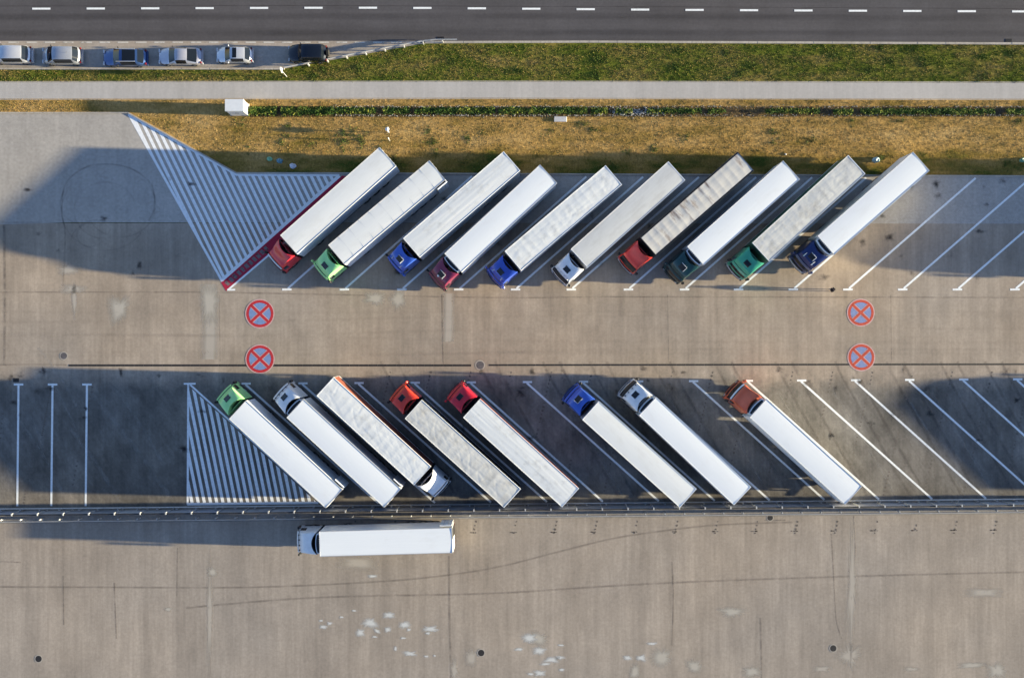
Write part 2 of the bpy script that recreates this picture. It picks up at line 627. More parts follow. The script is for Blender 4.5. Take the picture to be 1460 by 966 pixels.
# hatched island, lower row
mb = MB()
tri = [(268, 549), (267.5, 718.5), (452, 716)]
for k in range(-22, 21):
    x0 = 273.6 + 8.83 * k - 2
    q = [(x0 - 0.2 * 180, 716 - 176), (x0 + 4.5 - 0.2 * 180, 716 - 176), (x0 + 4.5 + .6, 719), (x0 + .6, 719)]
    c = clip_convex(q, tri)
    if len(c) > 2:
        mb.poly([G(*p) for p in c], 0.012)
line(mb, (268.5, 548), (267.6, 719), 0.22, 0.0135)
line(mb, (271, 548), (458, 717), 0.20, 0.0145)
line(mb, (267, 718.2), (454, 716.2), 0.26, 0.0155)
line(mb, (262, 546.8), (279, 546.6), 0.19, 0.0165)
structure(mb.build('hatched_marking', m_white2))
# road centre dashes
for k in range(-5, 24):
    x = 59 + 77.7 * k - 0.0004 * (k * 77.7) * 3
    y = 12.9 - 1.5 * math.exp(-((x - 520) / 330.0) ** 2) + max(0, (x - 560)) * 0.0042
    mb = MB()
    line(mb, (x - 13, y), (x + 13, y), 0.21)
    structure(mb.build('lane_dash', m_white))
# broken worn edge line between road and bay
mb = MB()
for k in range(-12, 24):
    x = 12 + 26 * k
    line(mb, (x, 60.6), (x + 15, 60.6), 0.13, 0.014)
structure(mb.build('edge_dashes', worn_paint('faded_edge_paint', (0.66, 0.62, 0.56), wear=0.42)))


# no-stopping roundels
def roundel(px, py, r, label, mats):
    t = thing('no_stopping_marking', label, 'road marking', (*G(px, py), 0.0), 0, 'no-stopping signs painted on the paving')
    n = 48
    pts = lambda rr: [(rr * math.cos(2 * math.pi * i / n), rr * math.sin(2 * math.pi * i / n)) for i in range(n)]

    def ann(mb, r0, r1, z):
        a, b = pts(r0), pts(r1)
        v = [(x, y, z) for x, y in a + b]
        mb.add(v, [(i, (i + 1) % n, n + (i + 1) % n, n + i)[::-1] for i in range(n)])
    mb = MB()
    ann(mb, r * 0.97, r * 1.055, 0.0165)
    mb.build('pale_edge', mats[2], t)
    mb = MB()
    ann(mb, r * 0.79, r * 0.975, 0.018)
    mb.build('ring', mats[0], t)
    mb = MB()
    mb.poly(pts(r * 0.78), 0.0165)
    mb.build('disc', mats[1], t)
    mb = MB()
    for a in (43, 136):
        c, s_ = math.cos(R(a)), math.sin(R(a))
        mb.strip([(-c * r * .80, -s_ * r * .80), (c * r * .80, s_ * r * .80)], r * 0.29, 0.0195 + a * 1e-5)
    mb.build('cross_edge', mats[2], t)
    mb = MB()
    for a in (43, 136):
        c, s_ = math.cos(R(a)), math.sin(R(a))
        mb.strip([(-c * r * .83, -s_ * r * .83), (c * r * .83, s_ * r * .83)], r * 0.19, 0.0235 + a * 1e-5)
    mb.build('cross', mats[0], t)
    return t


M_A, M_B = (m_sred, m_blue, m_spale), (m_sor, m_blue2, m_spale)
roundel(370.5, 447, 1.50, 'bright red and blue no-stopping roundel painted clear of the drain, by the red strip', M_A)
roundel(370.8, 511.6, 1.50, 'bright red and blue roundel painted over the drain line, near the green truck', M_A)
roundel(1227.3, 445.5, 1.42, 'faded orange roundel painted clear of the drain, near the walking person', M_B)
roundel(1228, 509, 1.42, 'faded orange roundel painted across the drain line, lower of the two', M_B)

# ------------------------------------------------------------------ wear on the paving
m_patch = stain('pale_repair', (0.50, 0.45, 0.38), 0.90, 1.8, 0.18, 0.40)
m_patch2 = stain('cool_pale_repair', (0.62, 0.61, 0.58), 0.95, 2.4, 0.18, 0.36)
m_patch3 = stain('faint_repair', (0.50, 0.44, 0.37), 0.85, 1.2, 0.20, 0.42)
m_tyre = stain('tyre_rubber', (0.12, 0.10, 0.085), 0.34, 0.8, 0.28, 0.68)
m_tyre2 = stain('faint_tyre_rubber', (0.14, 0.115, 0.10), 0.36, 0.5, 0.30, 0.70)
m_light = stain('scuff', (0.48, 0.44, 0.40), 0.30, 0.9, 0.38, 0.66)
m_seam = stain('dark_seam', (0.16, 0.135, 0.12), 0.42, 0.9, 0.30, 0.65)
m_oil = stain('oil_spots', (0.035, 0.032, 0.035), 0.75, 0.7, 0.40, 0.62)


def blob(mb, cx, cy, w, h, z, rough=0.25, n=18, square=0.0):
    """flat patch with a ragged, fractal outline (pixels)"""
    pts = []
    sx, sy = random.uniform(0, 99), random.uniform(0, 99)
    if n > 10:
        n = 64
        w, h = w * 1.32, h * 1.32
    for i in range(n):
        t = 2 * math.pi * i / n
        c, s_ = math.cos(t), math.sin(t)
        k = 1.0
        if square:
            k = 1 / max(abs(c), abs(s_)) * square + (1 - square)
        q = Vector((c * 1.1 + sx, s_ * 1.1 + sy, 0))
        rr = k * (1 + rough * 1.5 * noise.noise(q) + rough * 1.0 * noise.noise(q * 3) + rough * .8 * noise.noise(q * 9)) if n > 10 else k * (1 + random.uniform(-rough, rough))
        pts.append(G(cx + c * w / 2 * rr, cy + s_ * h / 2 * rr))
    if n > 10:      # fan whose UV runs from the rim to the middle, so the edge can feather
        gc = G(cx, cy)
        v = [(gc[0], gc[1], z)] + [(x, y, z) for x, y in pts]
        mb.add(v, [(0, 1 + (i + 1) % n, 1 + i) for i in range(n)], 0, [[(0, .5), (0, 0), (0, 0)]] * n)
    else:
        mb.poly(pts, z)


mb = MB()
mb.strip(curve([(299, 405), (300, 460), (299, 512)]), 2.2, 0.0085)
blob(mb, 106, 428, 7, 46, 0.0085, 0.3)
blob(mb, 97, 385, 27, 15, 0.0085, 0.25)
blob(mb, 105, 412, 32, 13, 0.0085, 0.25)
mb.strip(curve([(640, 418), (640, 450), (639, 487)]), 1.5, 0.0085)
blob(mb, 511, 802, 50, 18, 0.0085, 0.12, square=.8)
blob(mb, 1403, 844, 46, 12, 0.0085, 0.12, square=.9)
blob(mb, 299, 880, 9, 110, 0.0085, 0.35)
blob(mb, 1215, 835, 12, 150, 0.0085, 0.45)
blob(mb, 1212, 935, 26, 34, 0.0085, 0.4)
blob(mb, 1172, 953, 22, 8, 0.0085, 0.2, square=.8)
blob(mb, 1300, 953, 20, 6, 0.0085, 0.2, square=.8)
blob(mb, 672, 938, 16, 22, 0.0085, 0.2, square=.7)
blob(mb, 648, 955, 10, 28, 0.0085, 0.4)
structure(mb.build('repair_patches', m_patch3))
mb = MB()
for (x, y, w_, h_) in ((170, 441, 26, 34), (535, 426, 25, 17), (568, 427, 20, 22), (299, 432, 24, 52), (1044, 872, 32, 13), (944, 937, 30, 22), (768, 910, 24, 18),
                       (990, 950, 20, 18), (1072, 957, 24, 14), (1385, 948, 36, 8), (1422, 955, 24, 20), (905, 957, 14, 20), (303, 815, 12, 12), (240, 868, 10, 5)):
    blob(mb, x, y, w_, h_, 0.0105, 0.28, square=0.35)
structure(mb.build('repair_patches', m_patch))
mb = MB()
for (x, y, w_, h_) in ((555, 876, 16, 8), (461, 893, 10, 5), (470, 888, 7, 4), (487, 879, 6, 3), (528, 887, 18, 13), (538, 899, 8, 6), (514, 901, 12, 9), (553, 897, 9, 7),
                       (577, 890, 17, 9), (583, 897, 6, 4), (575, 909, 8, 3), (614, 896, 20, 8), (610, 902, 6, 4), (534, 907, 7, 3), (585, 931, 17, 6), (564, 924, 4, 6),
                       (608, 935, 6, 3), (620, 934, 4, 3), (755, 909, 16, 12), (740, 925, 12, 4), (769, 927, 17, 9), (786, 940, 20, 7), (798, 937, 11, 5), (778, 946, 14, 4),
                       (770, 959, 15, 8), (757, 960, 9, 4), (801, 954, 8, 4), (895, 937, 11, 6), (914, 937, 13, 8), (929, 917, 12, 4), (800, 919, 8, 3), (531, 821, 13, 4),
                       (458, 884, 5, 3), (505, 870, 6, 3)):
    blob(mb, x, y, w_, h_, 0.0125, 0.3, n=12, square=0.5)
structure(mb.build('repair_patches', m_patch2))

mb = MB()


mb.strip(curve([(-60, 836), (0, 836), (150, 836.5), (360, 836.5), (540, 828.5), (640, 819), (720, 805.5), (800, 785), (880, 766), (967, 753.5), (1022, 748), (1090, 745), (1130, 744)]), 0.28, 0.0075)
structure(mb.build('tyre_marks', m_tyre))
mb = MB()
mb.strip(curve([(90, 408), (92, 370), (93, 330), (88, 300), (95, 260), (130, 236), (180, 238), (215, 262), (220, 295), (212, 315)]), 0.26, 0.0145)
structure(mb.build('tyre_marks', m_tyre2))
mb = MB()
mb.strip(curve([(265, 866), (330, 860), (420, 853), (520, 849), (640, 847), (730, 844), (850, 836), (960, 830), (1090, 825), (1250, 820), (1460, 815)]), 0.30, 0.0075)
mb.strip(curve([(-60, 416.3), (200, 416.3), (330, 417), (700, 424), (900, 423), (1460, 424)]), 0.22, 0.0075)
mb.strip(curve([(0, 520), (45, 519), (95, 520)]), 0.25, 0.0075)
structure(mb.build('tyre_marks', m_tyre2))
mb = MB()
for (cx, cy, rr, a0, a1) in ((150, 300, 62, 150, 330), (150, 300, 44, 20, 260), (128, 335, 18, 60, 300), (172, 292, 50, 200, 420), (118, 290, 32, 120, 260), (140, 350, 40, 90, 200)):
    mb.strip([G(cx + rr * math.cos(R(a)), cy - rr * .92 * math.sin(R(a))) for a in range(a0, a1 + 1, 8)], 0.24, 0.0145 + rr * 1e-5)
structure(mb.build('tyre_marks', stain('turning_marks', (0.15, 0.125, 0.11), 0.22, 0.4, 0.32, 0.75)))
mb = MB()
for x in (560, 690, 790, 860, 950, 1030, 1120, 1195, 1270, 1345, 1420):    # wheel tracks out of the lower bays
    o = random.uniform(-8, 8)
    for d in (0, 24):
        mb.strip(curve([(x + o + d - 12, 515), (x + o + d, 540), (x + o + d + 62, 650), (x + o + d + 95, 706)]), 0.42, 0.0078 + d * 1e-5 + x * 1e-7)
structure(mb.build('tyre_marks', m_tyre2))
mb = MB()
for (x, y, x2, y2, w_) in ((130, 560, 245, 712, .7), (160, 548, 232, 660, .45), (60, 520, 120, 640, .4), (22, 590, 90, 700, .4), (40, 590, 60, 640, .5), (100, 610, 170, 715, .6), (55, 495, 110, 580, .4)):
    mb.strip(curve([(x, y), ((x + x2) / 2 + 4, (y + y2) / 2), (x2, y2)]), w_, 0.0087 + w_ * 1e-3)
for x in (460, 800, 950, 1010, 1110, 1190, 1290, 1330):
    mb.strip(curve([(x, 560), (x + 55, 650), (x + 88, 708)]), 0.3, 0.0095 + x * 1e-7)
structure(mb.build('scuff_marks', m_light))
mb = MB()
for k, (y0, y1) in enumerate(((440, 446), (458, 452), (478, 470), (497, 505), (507, 500), (470, 489))):
    mb.strip(curve([(XL, y0), (260 + 60 * k, (y0 + y1) / 2 + 3), (760 + 40 * k, y1 - 2), (XR, y1)]), .45, 0.0275 + k * 2e-4)
structure(mb.build('tyre_marks', stain('lane_dust', (.20, .165, .135), .10, .35, .40, .75, stretch=(.2, 1, 1))))
mb = MB()
for (pts, w_) in (([(640, 792), (641, 880), (643, 966), (643, 1050)], .35), ([(958, 800), (960, 850), (958, 920)], .22), ([(1084, 880), (1086, 966)], .3), ([(253, 780), (252, 850)], .15),
                  ([(1217, 735), (1219, 790), (1210, 815)], .2), ([(1185, 760), (1188, 810), (1192, 880), (1200, 910)], .2), ([(6, 320), (7, 420), (6, 520)], .4),
                  ([(90, 820), (91, 890)], .2), ([(163, 830), (166, 910)], .25), ([(0, 317), (60, 317)], .12), ([(630, 420), (632, 520)], .2), ([(460, 560), (463, 700)], .12),
                  ([(0, 800), (30, 801)], .2), ([(1090, 741), (1120, 741)], .2)):
    mb.strip(curve(pts, 6), w_, 0.0082)
for x in (313, 630, 952, 1270):
    mb.strip(curve([(x, 420), (x + 1, 515)], 6), 0.1, 0.0082)
structure(mb.build('dark_seams', m_seam))
mb = MB()
for i in range(130):
    x, y = random.uniform(0, 1460), random.choice([random.uniform(255, 400), random.uniform(525, 640), random.uniform(525, 560)])
    blob(mb, x, y, random.uniform(4, 14), random.uniform(4, 12), 0.0155, 0.4)
structure(mb.build('oil_stains', m_oil))
# dotted remains of scraped-off lines
mb = MB()
m_scrape = plain('scraped_line', (0.15, 0.125, 0.105), 0.9, var=0.3)
for k in range(-4, 14):
    xb = 732.4 + 57.6 * k - (0.15 * k * abs(k) * .3)
    for j in range(43):
        y = 530.5 + j * 5.45
        if 709 < y < 741 or (k < -5):
            continue
        if random.random() < 0.12:
            continue
        x = xb + 12.5 - (y - 706) * 0.235
        blob(mb, x, y, random.uniform(2.0, 3.6), random.uniform(1.8, 3.6), 0.0105, 0.35, n=7)
    for j in range(6):
        blob(mb, xb + random.uniform(-5, 4), 758.5 - k * .28, random.uniform(1.5, 3), 1.6, 0.0105, 0.35, n=7)
for (x0, y0, x1, y1) in ((8, 555, -8, 700), (50, 630, 34, 716), (72, 555, 60, 620), (132, 552, 104, 690)):
    for j in range(22):
        t = j / 21
        blob(mb, x0 + (x1 - x0) * t, y0 + (y1 - y0) * t, 3, 2.4, 0.0105, 0.35, n=7)
structure(mb.build('scraped_line_dots', m_scrape))

# ------------------------------------------------------------------ drain and covers
m_iron = plain('cast_iron', (0.035, 0.032, 0.034), 0.7, 0.3, var=0.3)
m_irong = plain('worn_cast_iron', (0.14, 0.125, 0.13), 0.7, 0.2, var=0.3)
m_dark = plain('black_plastic', (0.012, 0.012, 0.014), 0.55, var=0.2)
for (a, b, w_, lab) in (((98, 520.6), (672, 520.6), .22, 'long dark drain channel running from the grey cover to the round drain cover'),
                        ((697, 520.2), (1900, 518.2), .19, 'long dark drain channel passing over the faded roundel to the edge')):
    mb = MB()
    p, q = G(*a), G(*b)
    L = q[0] - p[0]
    nseg = int(L / 1.0)
    sl_ = (q[1] - p[1]) / L
    for i in range(nseg):
        x = p[0] + L * i / nseg
        y = p[1] + sl_ * (x - p[0])
        mb.box(x, x + L / nseg - 0.015, y - w_ / 2, y + w_ / 2, 0.0, 0.0145)
    tag(mb.build('drain_channel', m_iron), lab, 'drain', 'drain channels in the paving')


def cover(px, py, r, label, mat):
    t = thing('manhole_cover', label, 'manhole cover', (*G(px, py), 0), 0, 'round manhole covers in the paving')
    mb = MB()
    mb.cyl((0, 0, 0), (0, 0, 0.016), r, 24)
    mb.build('cover', mat, t)
    mb = MB()
    n = 24
    v = []
    for rr in (r * 1.03, r * 1.28):
        v += [(rr * math.cos(2 * math.pi * i / n), rr * math.sin(2 * math.pi * i / n), 0.014) for i in range(n)]
    mb.add(v, [(i, (i + 1) % n, n + (i + 1) % n, n + i)[::-1] for i in range(n)])
    mb.build('surround', m_kerb, t)
    mb = MB()
    for k in range(-2, 3):
        mb.box(-r * .7, r * .7, k * r * .3 - .02, k * r * .3 + .02, 0.016, 0.021)
    mb.build('grip_bars', mat, t)


cover(91, 507, .35, 'grey manhole cover near the start of the drain channel', m_irong)
cover(684.5, 520.2, .42, 'grey round cover set in the middle of the drain line', m_irong)
cover(55, 938.5, .34, 'black manhole cover in the bottom corner of the lower paving', m_iron)
cover(686, 930, .34, 'black manhole cover beside a pale repair, below the white parked truck', m_iron)
cover(1188, 923.5, .34, 'black manhole cover beside the cracked pale strip of paving', m_iron)
cover(1098, 737.5, .30, 'dark manhole cover close below the central fence', m_iron)
for (px, py, w_, d_, lab) in ((23, 541.5, .62, .42, 'small black rectangular gully grate above the first vertical bay line'), (628, 55, .75, .38, 'black gully grate at the road edge by the guardrail end'),
                              (1438, 58, .7, .38, 'black gully grate at the road edge far from the cars')):
    x, y = G(px, py)
    t = thing('gully_grate', lab, 'drain grate', (x, y, 0), 0, 'small gully grates')
    mb = MB()
    mb.box(-w_ / 2, w_ / 2, -d_ / 2, d_ / 2, 0, 0.018)
    mb.build('grate_frame', m_iron, t)
    mb = MB()
    for i in range(6):
        xx = -w_ / 2 + .06 + i * (w_ - .12) / 5
        mb.box(xx - .02, xx + .02, -d_ / 2 + .04, d_ / 2 - .04, 0.018, 0.024)
    mb.build('grate_bars', m_dark, t)

# ------------------------------------------------------------------ trucks
m_alu = plain('aluminium', (0.62, 0.62, 0.62), 0.42, 0.35, var=0.12)
m_steel = plain('dark_steel', (0.03, 0.03, 0.034), 0.6, 0.3, var=0.3)
m_rubber = plain('rubber', (0.014, 0.014, 0.015), 0.85, var=0.2)
m_rim = plain('wheel_rim', (0.42, 0.42, 0.43), 0.45, 0.6, var=0.2)
m_lampred = plain('red_lamp', (0.16, 0.010, 0.010), 0.3, var=0.05)
m_lampwhite = plain('clear_lamp', (0.65, 0.66, 0.68), 0.15, var=0.05)
m_chrome = plain('chrome', (0.75, 0.75, 0.76), 0.18, 0.9, var=0.05)
m_whitepl = plain('white_panel', (0.74, 0.75, 0.76), 0.4, var=0.06)
m_grille = plain('grille_black', (0.018, 0.018, 0.02), 0.5, var=0.2)


def roof_mat(name, base, dirt, dirt_lo=0.52, dirt_hi=0.80, stretch=(0.5, 1.2, 1), streak=0.06):
    if name in MATS:
        return MATS[name]
    m, nt, b, o = _new(name)
    tc = N(nt, 'ShaderNodeTexCoord').outputs['Object']
    oi = N(nt, 'ShaderNodeObjectInfo')
    add = N(nt, 'ShaderNodeVectorMath', operation='ADD')
    sc = N(nt, 'ShaderNodeVectorMath', operation='SCALE')
    cmb = N(nt, 'ShaderNodeCombineXYZ')
    nt.links.new(oi.outputs['Random'], cmb.inputs[0])
    nt.links.new(oi.outputs['Random'], cmb.inputs[1])
    nt.links.new(cmb.outputs[0], sc.inputs[0])
    sc.inputs[3].default_value = 70
    nt.links.new(tc, add.inputs[0])
    nt.links.new(sc.outputs[0], add.inputs[1])
    v = add.outputs[0]
    f = ramp(nt, noise_node(nt, v, 0.9, 7, 0.65, stretch=stretch), [(dirt_lo, 0.0), (dirt_hi, 1.0)])
    c = mix(nt, f, base, dirt)
    s2 = ramp(nt, noise_node(nt, v, 1.5, 5, 0.6, stretch=(0.12, 3, 1)), [(0.3, 1 - streak), (0.7, 1 + streak * .5)])
    c = mix(nt, 1.0, c, s2, 'MULTIPLY')
    nt.links.new(c, b.inputs['Base Color'])
    b.inputs['Roughness'].default_value = 0.5
    b.inputs['Specular IOR Level'].default_value = 0.3
    MATS[name] = m
    return m


ROOFM = {
    'clean': roof_mat('roof_clean', (0.82, 0.835, 0.84), (0.74, 0.74, 0.73), .55, .9, streak=.02),
    'cream': roof_mat('roof_cream', (0.79, 0.79, 0.765), (0.70, 0.69, 0.65), .5, .85, streak=.03),
    'grey': roof_mat('roof_grey', (0.65, 0.645, 0.62), (0.52, 0.505, 0.475), .45, .8, streak=.05),
    'tarp': roof_mat('roof_tarp', (0.76, 0.765, 0.75), (0.56, 0.555, 0.53), .52, .78, (1.2, 1.2, 1), .06),
    'tarpgrey': roof_mat('roof_tarp_grey', (0.64, 0.63, 0.595), (0.44, 0.42, 0.38), .48, .76, (1.2, 1.2, 1), .10),
    'stained': roof_mat('roof_stained', (0.63, 0.60, 0.55), (0.20, 0.125, 0.09), .53, .70, (1.5, .35, 1), .10),
}
SIDEM = {
    'white': plain('side_white', (0.84, 0.85, 0.86), 0.42, var=0.05, scale=1.2),
    'bluewhite': plain('side_bluewhite', (0.76, 0.81, 0.88), 0.45, var=0.08, scale=1.2),
    'silver': plain('side_silver', (0.50, 0.50, 0.52), 0.45, var=0.10, scale=1.2),
    'orange': plain('side_orange_red', (0.23, 0.065, 0.04), 0.55, var=0.15, scale=1.2),
    'red': plain('side_red', (0.22, 0.05, 0.04), 0.55, var=0.15, scale=1.2),
    'grey': plain('side_grey', (0.40, 0.40, 0.38), 0.55, var=0.15, scale=1.2),
    'dark': plain('side_dark', (0.035, 0.04, 0.045), 0.6, var=0.25, scale=1.2),
    'green': plain('side_green', (0.05, 0.14, 0.09), 0.55, var=0.2, scale=1.2),
}


def wheel_mesh(r, w, name):
    mb = MB()
    n = 22
    prof = [(r * .55, -w / 2), (r * .92, -w / 2), (r, -w * .35), (r, w * .35), (r * .92, w / 2), (r * .55, w / 2)]
    v = []
    for (rr, y) in prof:
        v += [(rr * math.cos(2 * math.pi * i / n), y, rr * math.sin(2 * math.pi * i / n)) for i in range(n)]
    f = [(k * n + i, k * n + (i + 1) % n, (k + 1) * n + (i + 1) % n, (k + 1) * n + i) for k in range(5) for i in range(n)]
    mb.add(v, f)
    tyre = mb.mesh(name, m_rubber, 40)
    mb = MB()
    mb.cyl((0, -w * .36, 0), (0, w * .36, 0), r * .57, 18)
    mb.cyl((0, -w * .5, 0), (0, w * .5, 0), r * .2, 10)
    rim = mb.mesh(name + '_rim', m_rim)
    return tyre, rim


W_TRUCK, W_DUAL, W_SUPER = wheel_mesh(.5, .32, 'truck_tyre'), wheel_mesh(.5, .62, 'dual_tyre'), wheel_mesh(.5, .39, 'trailer_tyre')
W_CAR = wheel_mesh(.31, .2, 'car_tyre')


def wheel(parent, wm, x, y, z):
    o = link('wheel', wm[0], parent)
    o.location = (x, y, z)
    link('rim', wm[1], o)
    return o


def loft(sections, assign):
    """sections: lists of points; assign(i, j) -> part name; returns {part: MB}"""
    parts = {}
    n = len(sections[0])
    for i in range(len(sections) - 1):
        for j in range(n - 1):
            p = assign(i, j)
            if p is None:
                continue
            mb = parts.setdefault(p, (MB(), {}))
            idx = []
            for (a, b) in ((i, j), (i + 1, j), (i + 1, j + 1), (i, j + 1)):
                if (a, b) not in mb[1]:
                    mb[1][(a, b)] = len(mb[0].v)
                    mb[0].v.append(tuple(sections[a][b]))
                idx.append(mb[1][(a, b)])
            mb[0].f.append(idx)
            mb[0].mi.append(0)
            mb[0].uv.append(None)
    return {k: v[0] for k, v in parts.items()}


def curved_bar(mb, y0, y1, z0, z1, x_back, thick, bulge=0.13, n=10, X=0.0, mi=0, zslope=0.0):
    """bar that follows the rounded cab front; X = x of the front at y=0, x decreases backwards"""
    v = []
    for i in range(n + 1):
        y = y0 + (y1 - y0) * i / n
        xf = X - bulge * (y / 1.2) ** 2
        xb = xf - thick if x_back is None else x_back
        v += [(xf, y, z0), (xf - zslope, y, z1), (xb - zslope, y, z1), (xb, y, z0)]
    f = []
    for i in range(n):
        a = 4 * i
        f += [(a, a + 4, a + 5, a + 1), (a + 1, a + 5, a + 6, a + 2), (a + 2, a + 6, a + 7, a + 3), (a + 3, a + 7, a + 4, a)]
    f += [(0, 1, 2, 3), (4 * n + 3, 4 * n + 2, 4 * n + 1, 4 * n)]
    mb.add(v, f, mi)


XF = 2.84      # front bumper, ahead of the trailer's front face (x = 0)


def make_cab(t, col, style, hatch, horns, beacon, visor, lights, fair_in, step_light):
    pm = paint(col[0], col[1])
    rear_in = paint(fair_in[0], fair_in[1]) if fair_in else m_dark
    high = style in ('high', 'round')
    if high:
        st = [(.00, 1.50, 1.10, 0), (.05, 1.72, 1.12, 0), (.22, 2.26, 1.10, 0), (.38, 2.75, 1.08, 0), (.50, 3.00, 1.06, 0), (.72, 3.28, 1.05, 0), (1.05, 3.50, 1.04, 0),
              (1.42, 3.66, 1.07, .06), (1.72, 3.78, 1.12, .30), (1.86, 3.84, 1.15, .52)]
        if style == 'round':
            st = [(d, z - .06 * (1 if k > 3 else 0), w_, c) for k, (d, z, w_, c) in enumerate(st)]
    elif style == 'flat':
        st = [(.00, 1.50, 1.10, 0), (.05, 1.72, 1.12, 0), (.22, 2.26, 1.10, 0), (.36, 2.75, 1.10, 0), (.46, 3.02, 1.09, 0), (.62, 3.30, 1.08, 0), (.95, 3.46, 1.07, 0),
              (1.42, 3.54, 1.09, .06), (1.72, 3.62, 1.12, .28), (1.86, 3.66, 1.15, .50)]
    else:   # low roof with a spoiler wedge
        st = [(.00, 1.50, 1.10, 0), (.05, 1.72, 1.12, 0), (.26, 2.20, 1.08, 0), (.46, 2.66, 1.04, 0), (.58, 2.82, 1.03, 0), (.80, 2.92, 1.02, 0), (1.05, 3.08, 1.02, 0),
              (1.42, 3.45, 1.06, .06), (1.72, 3.72, 1.12, .30), (1.86, 3.82, 1.15, .52)]
    secs = []
    for k, (d, zt, wt, conc) in enumerate(st):
        wb = 1.21 + .03 * min(1, d / .4)
        z1 = min(1.82, zt - .22)
        z2 = min(2.56, zt - .14)
        half = [(wb, 0.95), (wb, z1), (wb - (wb - wt) * .55 * min(1, max(0, (z2 - 1.7)) / .9) - .01, z2), (wt + .015, max(z2 + .02, zt - .16)), (wt - .03, zt - .05), (wt - .13, zt),
                (wt * .62, zt + .015), (wt * .3, zt + .022)]
        if style == 'wedge' and k in (6, 7):       # creased spoiler: narrow plateau, sloping flanks
            half[5] = (wt - .16, zt - .10)
            half[6] = (wt * .60, zt + .0)
        full = [(y, z) for y, z in half] + [(0, zt + .025)] + [(-y, z) for y, z in half[::-1]]
        sec = []
        for (y, z) in full:
            fr = .14 * (y / 1.2) ** 2 * max(0, 1 - d / .9)
            cc = conc * (abs(y) / 1.15) ** 2.2
            sec.append((XF - .06 - d - fr - cc, y, z))
        secs.append(sec)
    last = [(x - (.03 if j not in (0, 16) else 0), y * .985, z - .06) for j, (x, y, z) in enumerate(secs[-1])]
    secs.append(last)
    # inner hollow of the roof fairing
    hol = [(max(0.62, min(x - .02, XF - 1.9)) if 2 < j < 14 else x, y * .93, (1.9 if 2 < j < 14 else z)) for j, (x, y, z) in enumerate(last)]
    secs.append(hol)
    nst = len(secs)

    def assign(i, j):
        if 1 <= i <= 2 and 4 <= j <= 11:
            return 'windscreen'
        if j in (1, 14) and 3 <= i <= 5:
            return 'side_window' + str(j)
        if i == nst - 2:
            return 'hollow' if 2 <= j <= 13 else None
        return 'cab'
    parts = loft(secs, assign)
    # close the front below the windscreen
    fr = secs[0]
    base = len(parts['cab'].v)
    parts['cab'].add(fr + [(p[0], p[1], 0.95) for p in fr[1:-1]], [(0, 1, 17)] + [(k, k + 1, 17 + k, 17 + k - 1) for k in range(1, 15)] + [(15, 16, 31)])
    parts['cab'].box(.52, .60, -1.17, 1.17, 0.95, 3.02)
    cab = parts['cab'].build('cab', pm, t, 32)
    parts['windscreen'].build('windscreen', glass_mat(), cab, 30)
    for j in (1, 14):
        parts['side_window' + str(j)].build('side_window', glass_mat(), cab, 30)
    parts['hollow'].build('fairing_inside', rear_in, cab, 30)
    X = XF - .06
    mb = MB()
    curved_bar(mb, -.86, .86, 1.0, 1.52, None, .05, .14, 10, X + .022)
    for k in range(4):
        curved_bar(mb, -.8, .8, 1.06 + k * .11, 1.10 + k * .11, None, .03, .14, 10, X + .045)
    mb.build('grille', m_grille, cab, 30)
    mb = MB()
    curved_bar(mb, -1.24, 1.24, .32, .94, X - .50, None, .16, 12, XF)
    bumper = mb.build('bumper', plain('bumper_' + col[0], tuple(.7 * c + .02 for c in col[1]), .45) if not step_light else plain('bumper_pale', (.55, .55, .58), .45), t, 30)
    mb = MB()
    curved_bar(mb, -1.0, 1.0, .42, .56, None, .04, .16, 10, XF + .02)
    mb.build('bumper_slot', m_dark, bumper, 30)
    for s in (-1, 1):
        mb = MB()
        curved_bar(mb, s * .80, s * 1.16, .62, .84, None, .06, .16, 4, XF + .025)
        mb.build('headlight', m_lampwhite, bumper, 30)
    mb = MB()
    if style == 'wedge':
        curved_bar(mb, -1.06, 1.06, 2.55, 2.66, None, .05, .10, 10, X - .22, zslope=.10)
    else:
        curved_bar(mb, -1.10, 1.10, 2.58, 2.78, None, .05, .10, 10, X - .10, zslope=.16)
    mb.build('sun_visor', {'dark': m_dark, 'pale': m_whitepl, 'body': pm}[visor], cab, 30)
    for s in (-1, 1):
        mb = MB()
        mb.rbox(X - .40, X - .18, s * 1.40 - .12, s * 1.40 + .12, 1.72, 2.62, .05)
        mb.box(X - .36, X - .30, min(s * 1.18, s * 1.34), max(s * 1.18, s * 1.34), 2.45, 2.51)
        mb.box(X - .36, X - .30, min(s * 1.18, s * 1.34), max(s * 1.18, s * 1.34), 1.83, 1.89)
        mb.build('mirror', m_dark if random.random() < .75 else pm, cab)
    for s in (-1, 1):
        a, b = sorted((s * 1.02, s * 1.22))
        MB().box(X - .95, X - .05, a, b, .34, .93).build('step_panel', m_dark, t)
        MB().box(.72, 1.22, a, b, .5, .93).build('step_panel', m_dark, t)

    def roof_z(d, y=0.0):
        for a, b in zip(st, st[1:]):
            if a[0] <= d <= b[0]:
                return a[1] + (b[1] - a[1]) * (d - a[0]) / (b[0] - a[0]) + .022
        return st[-1][1]
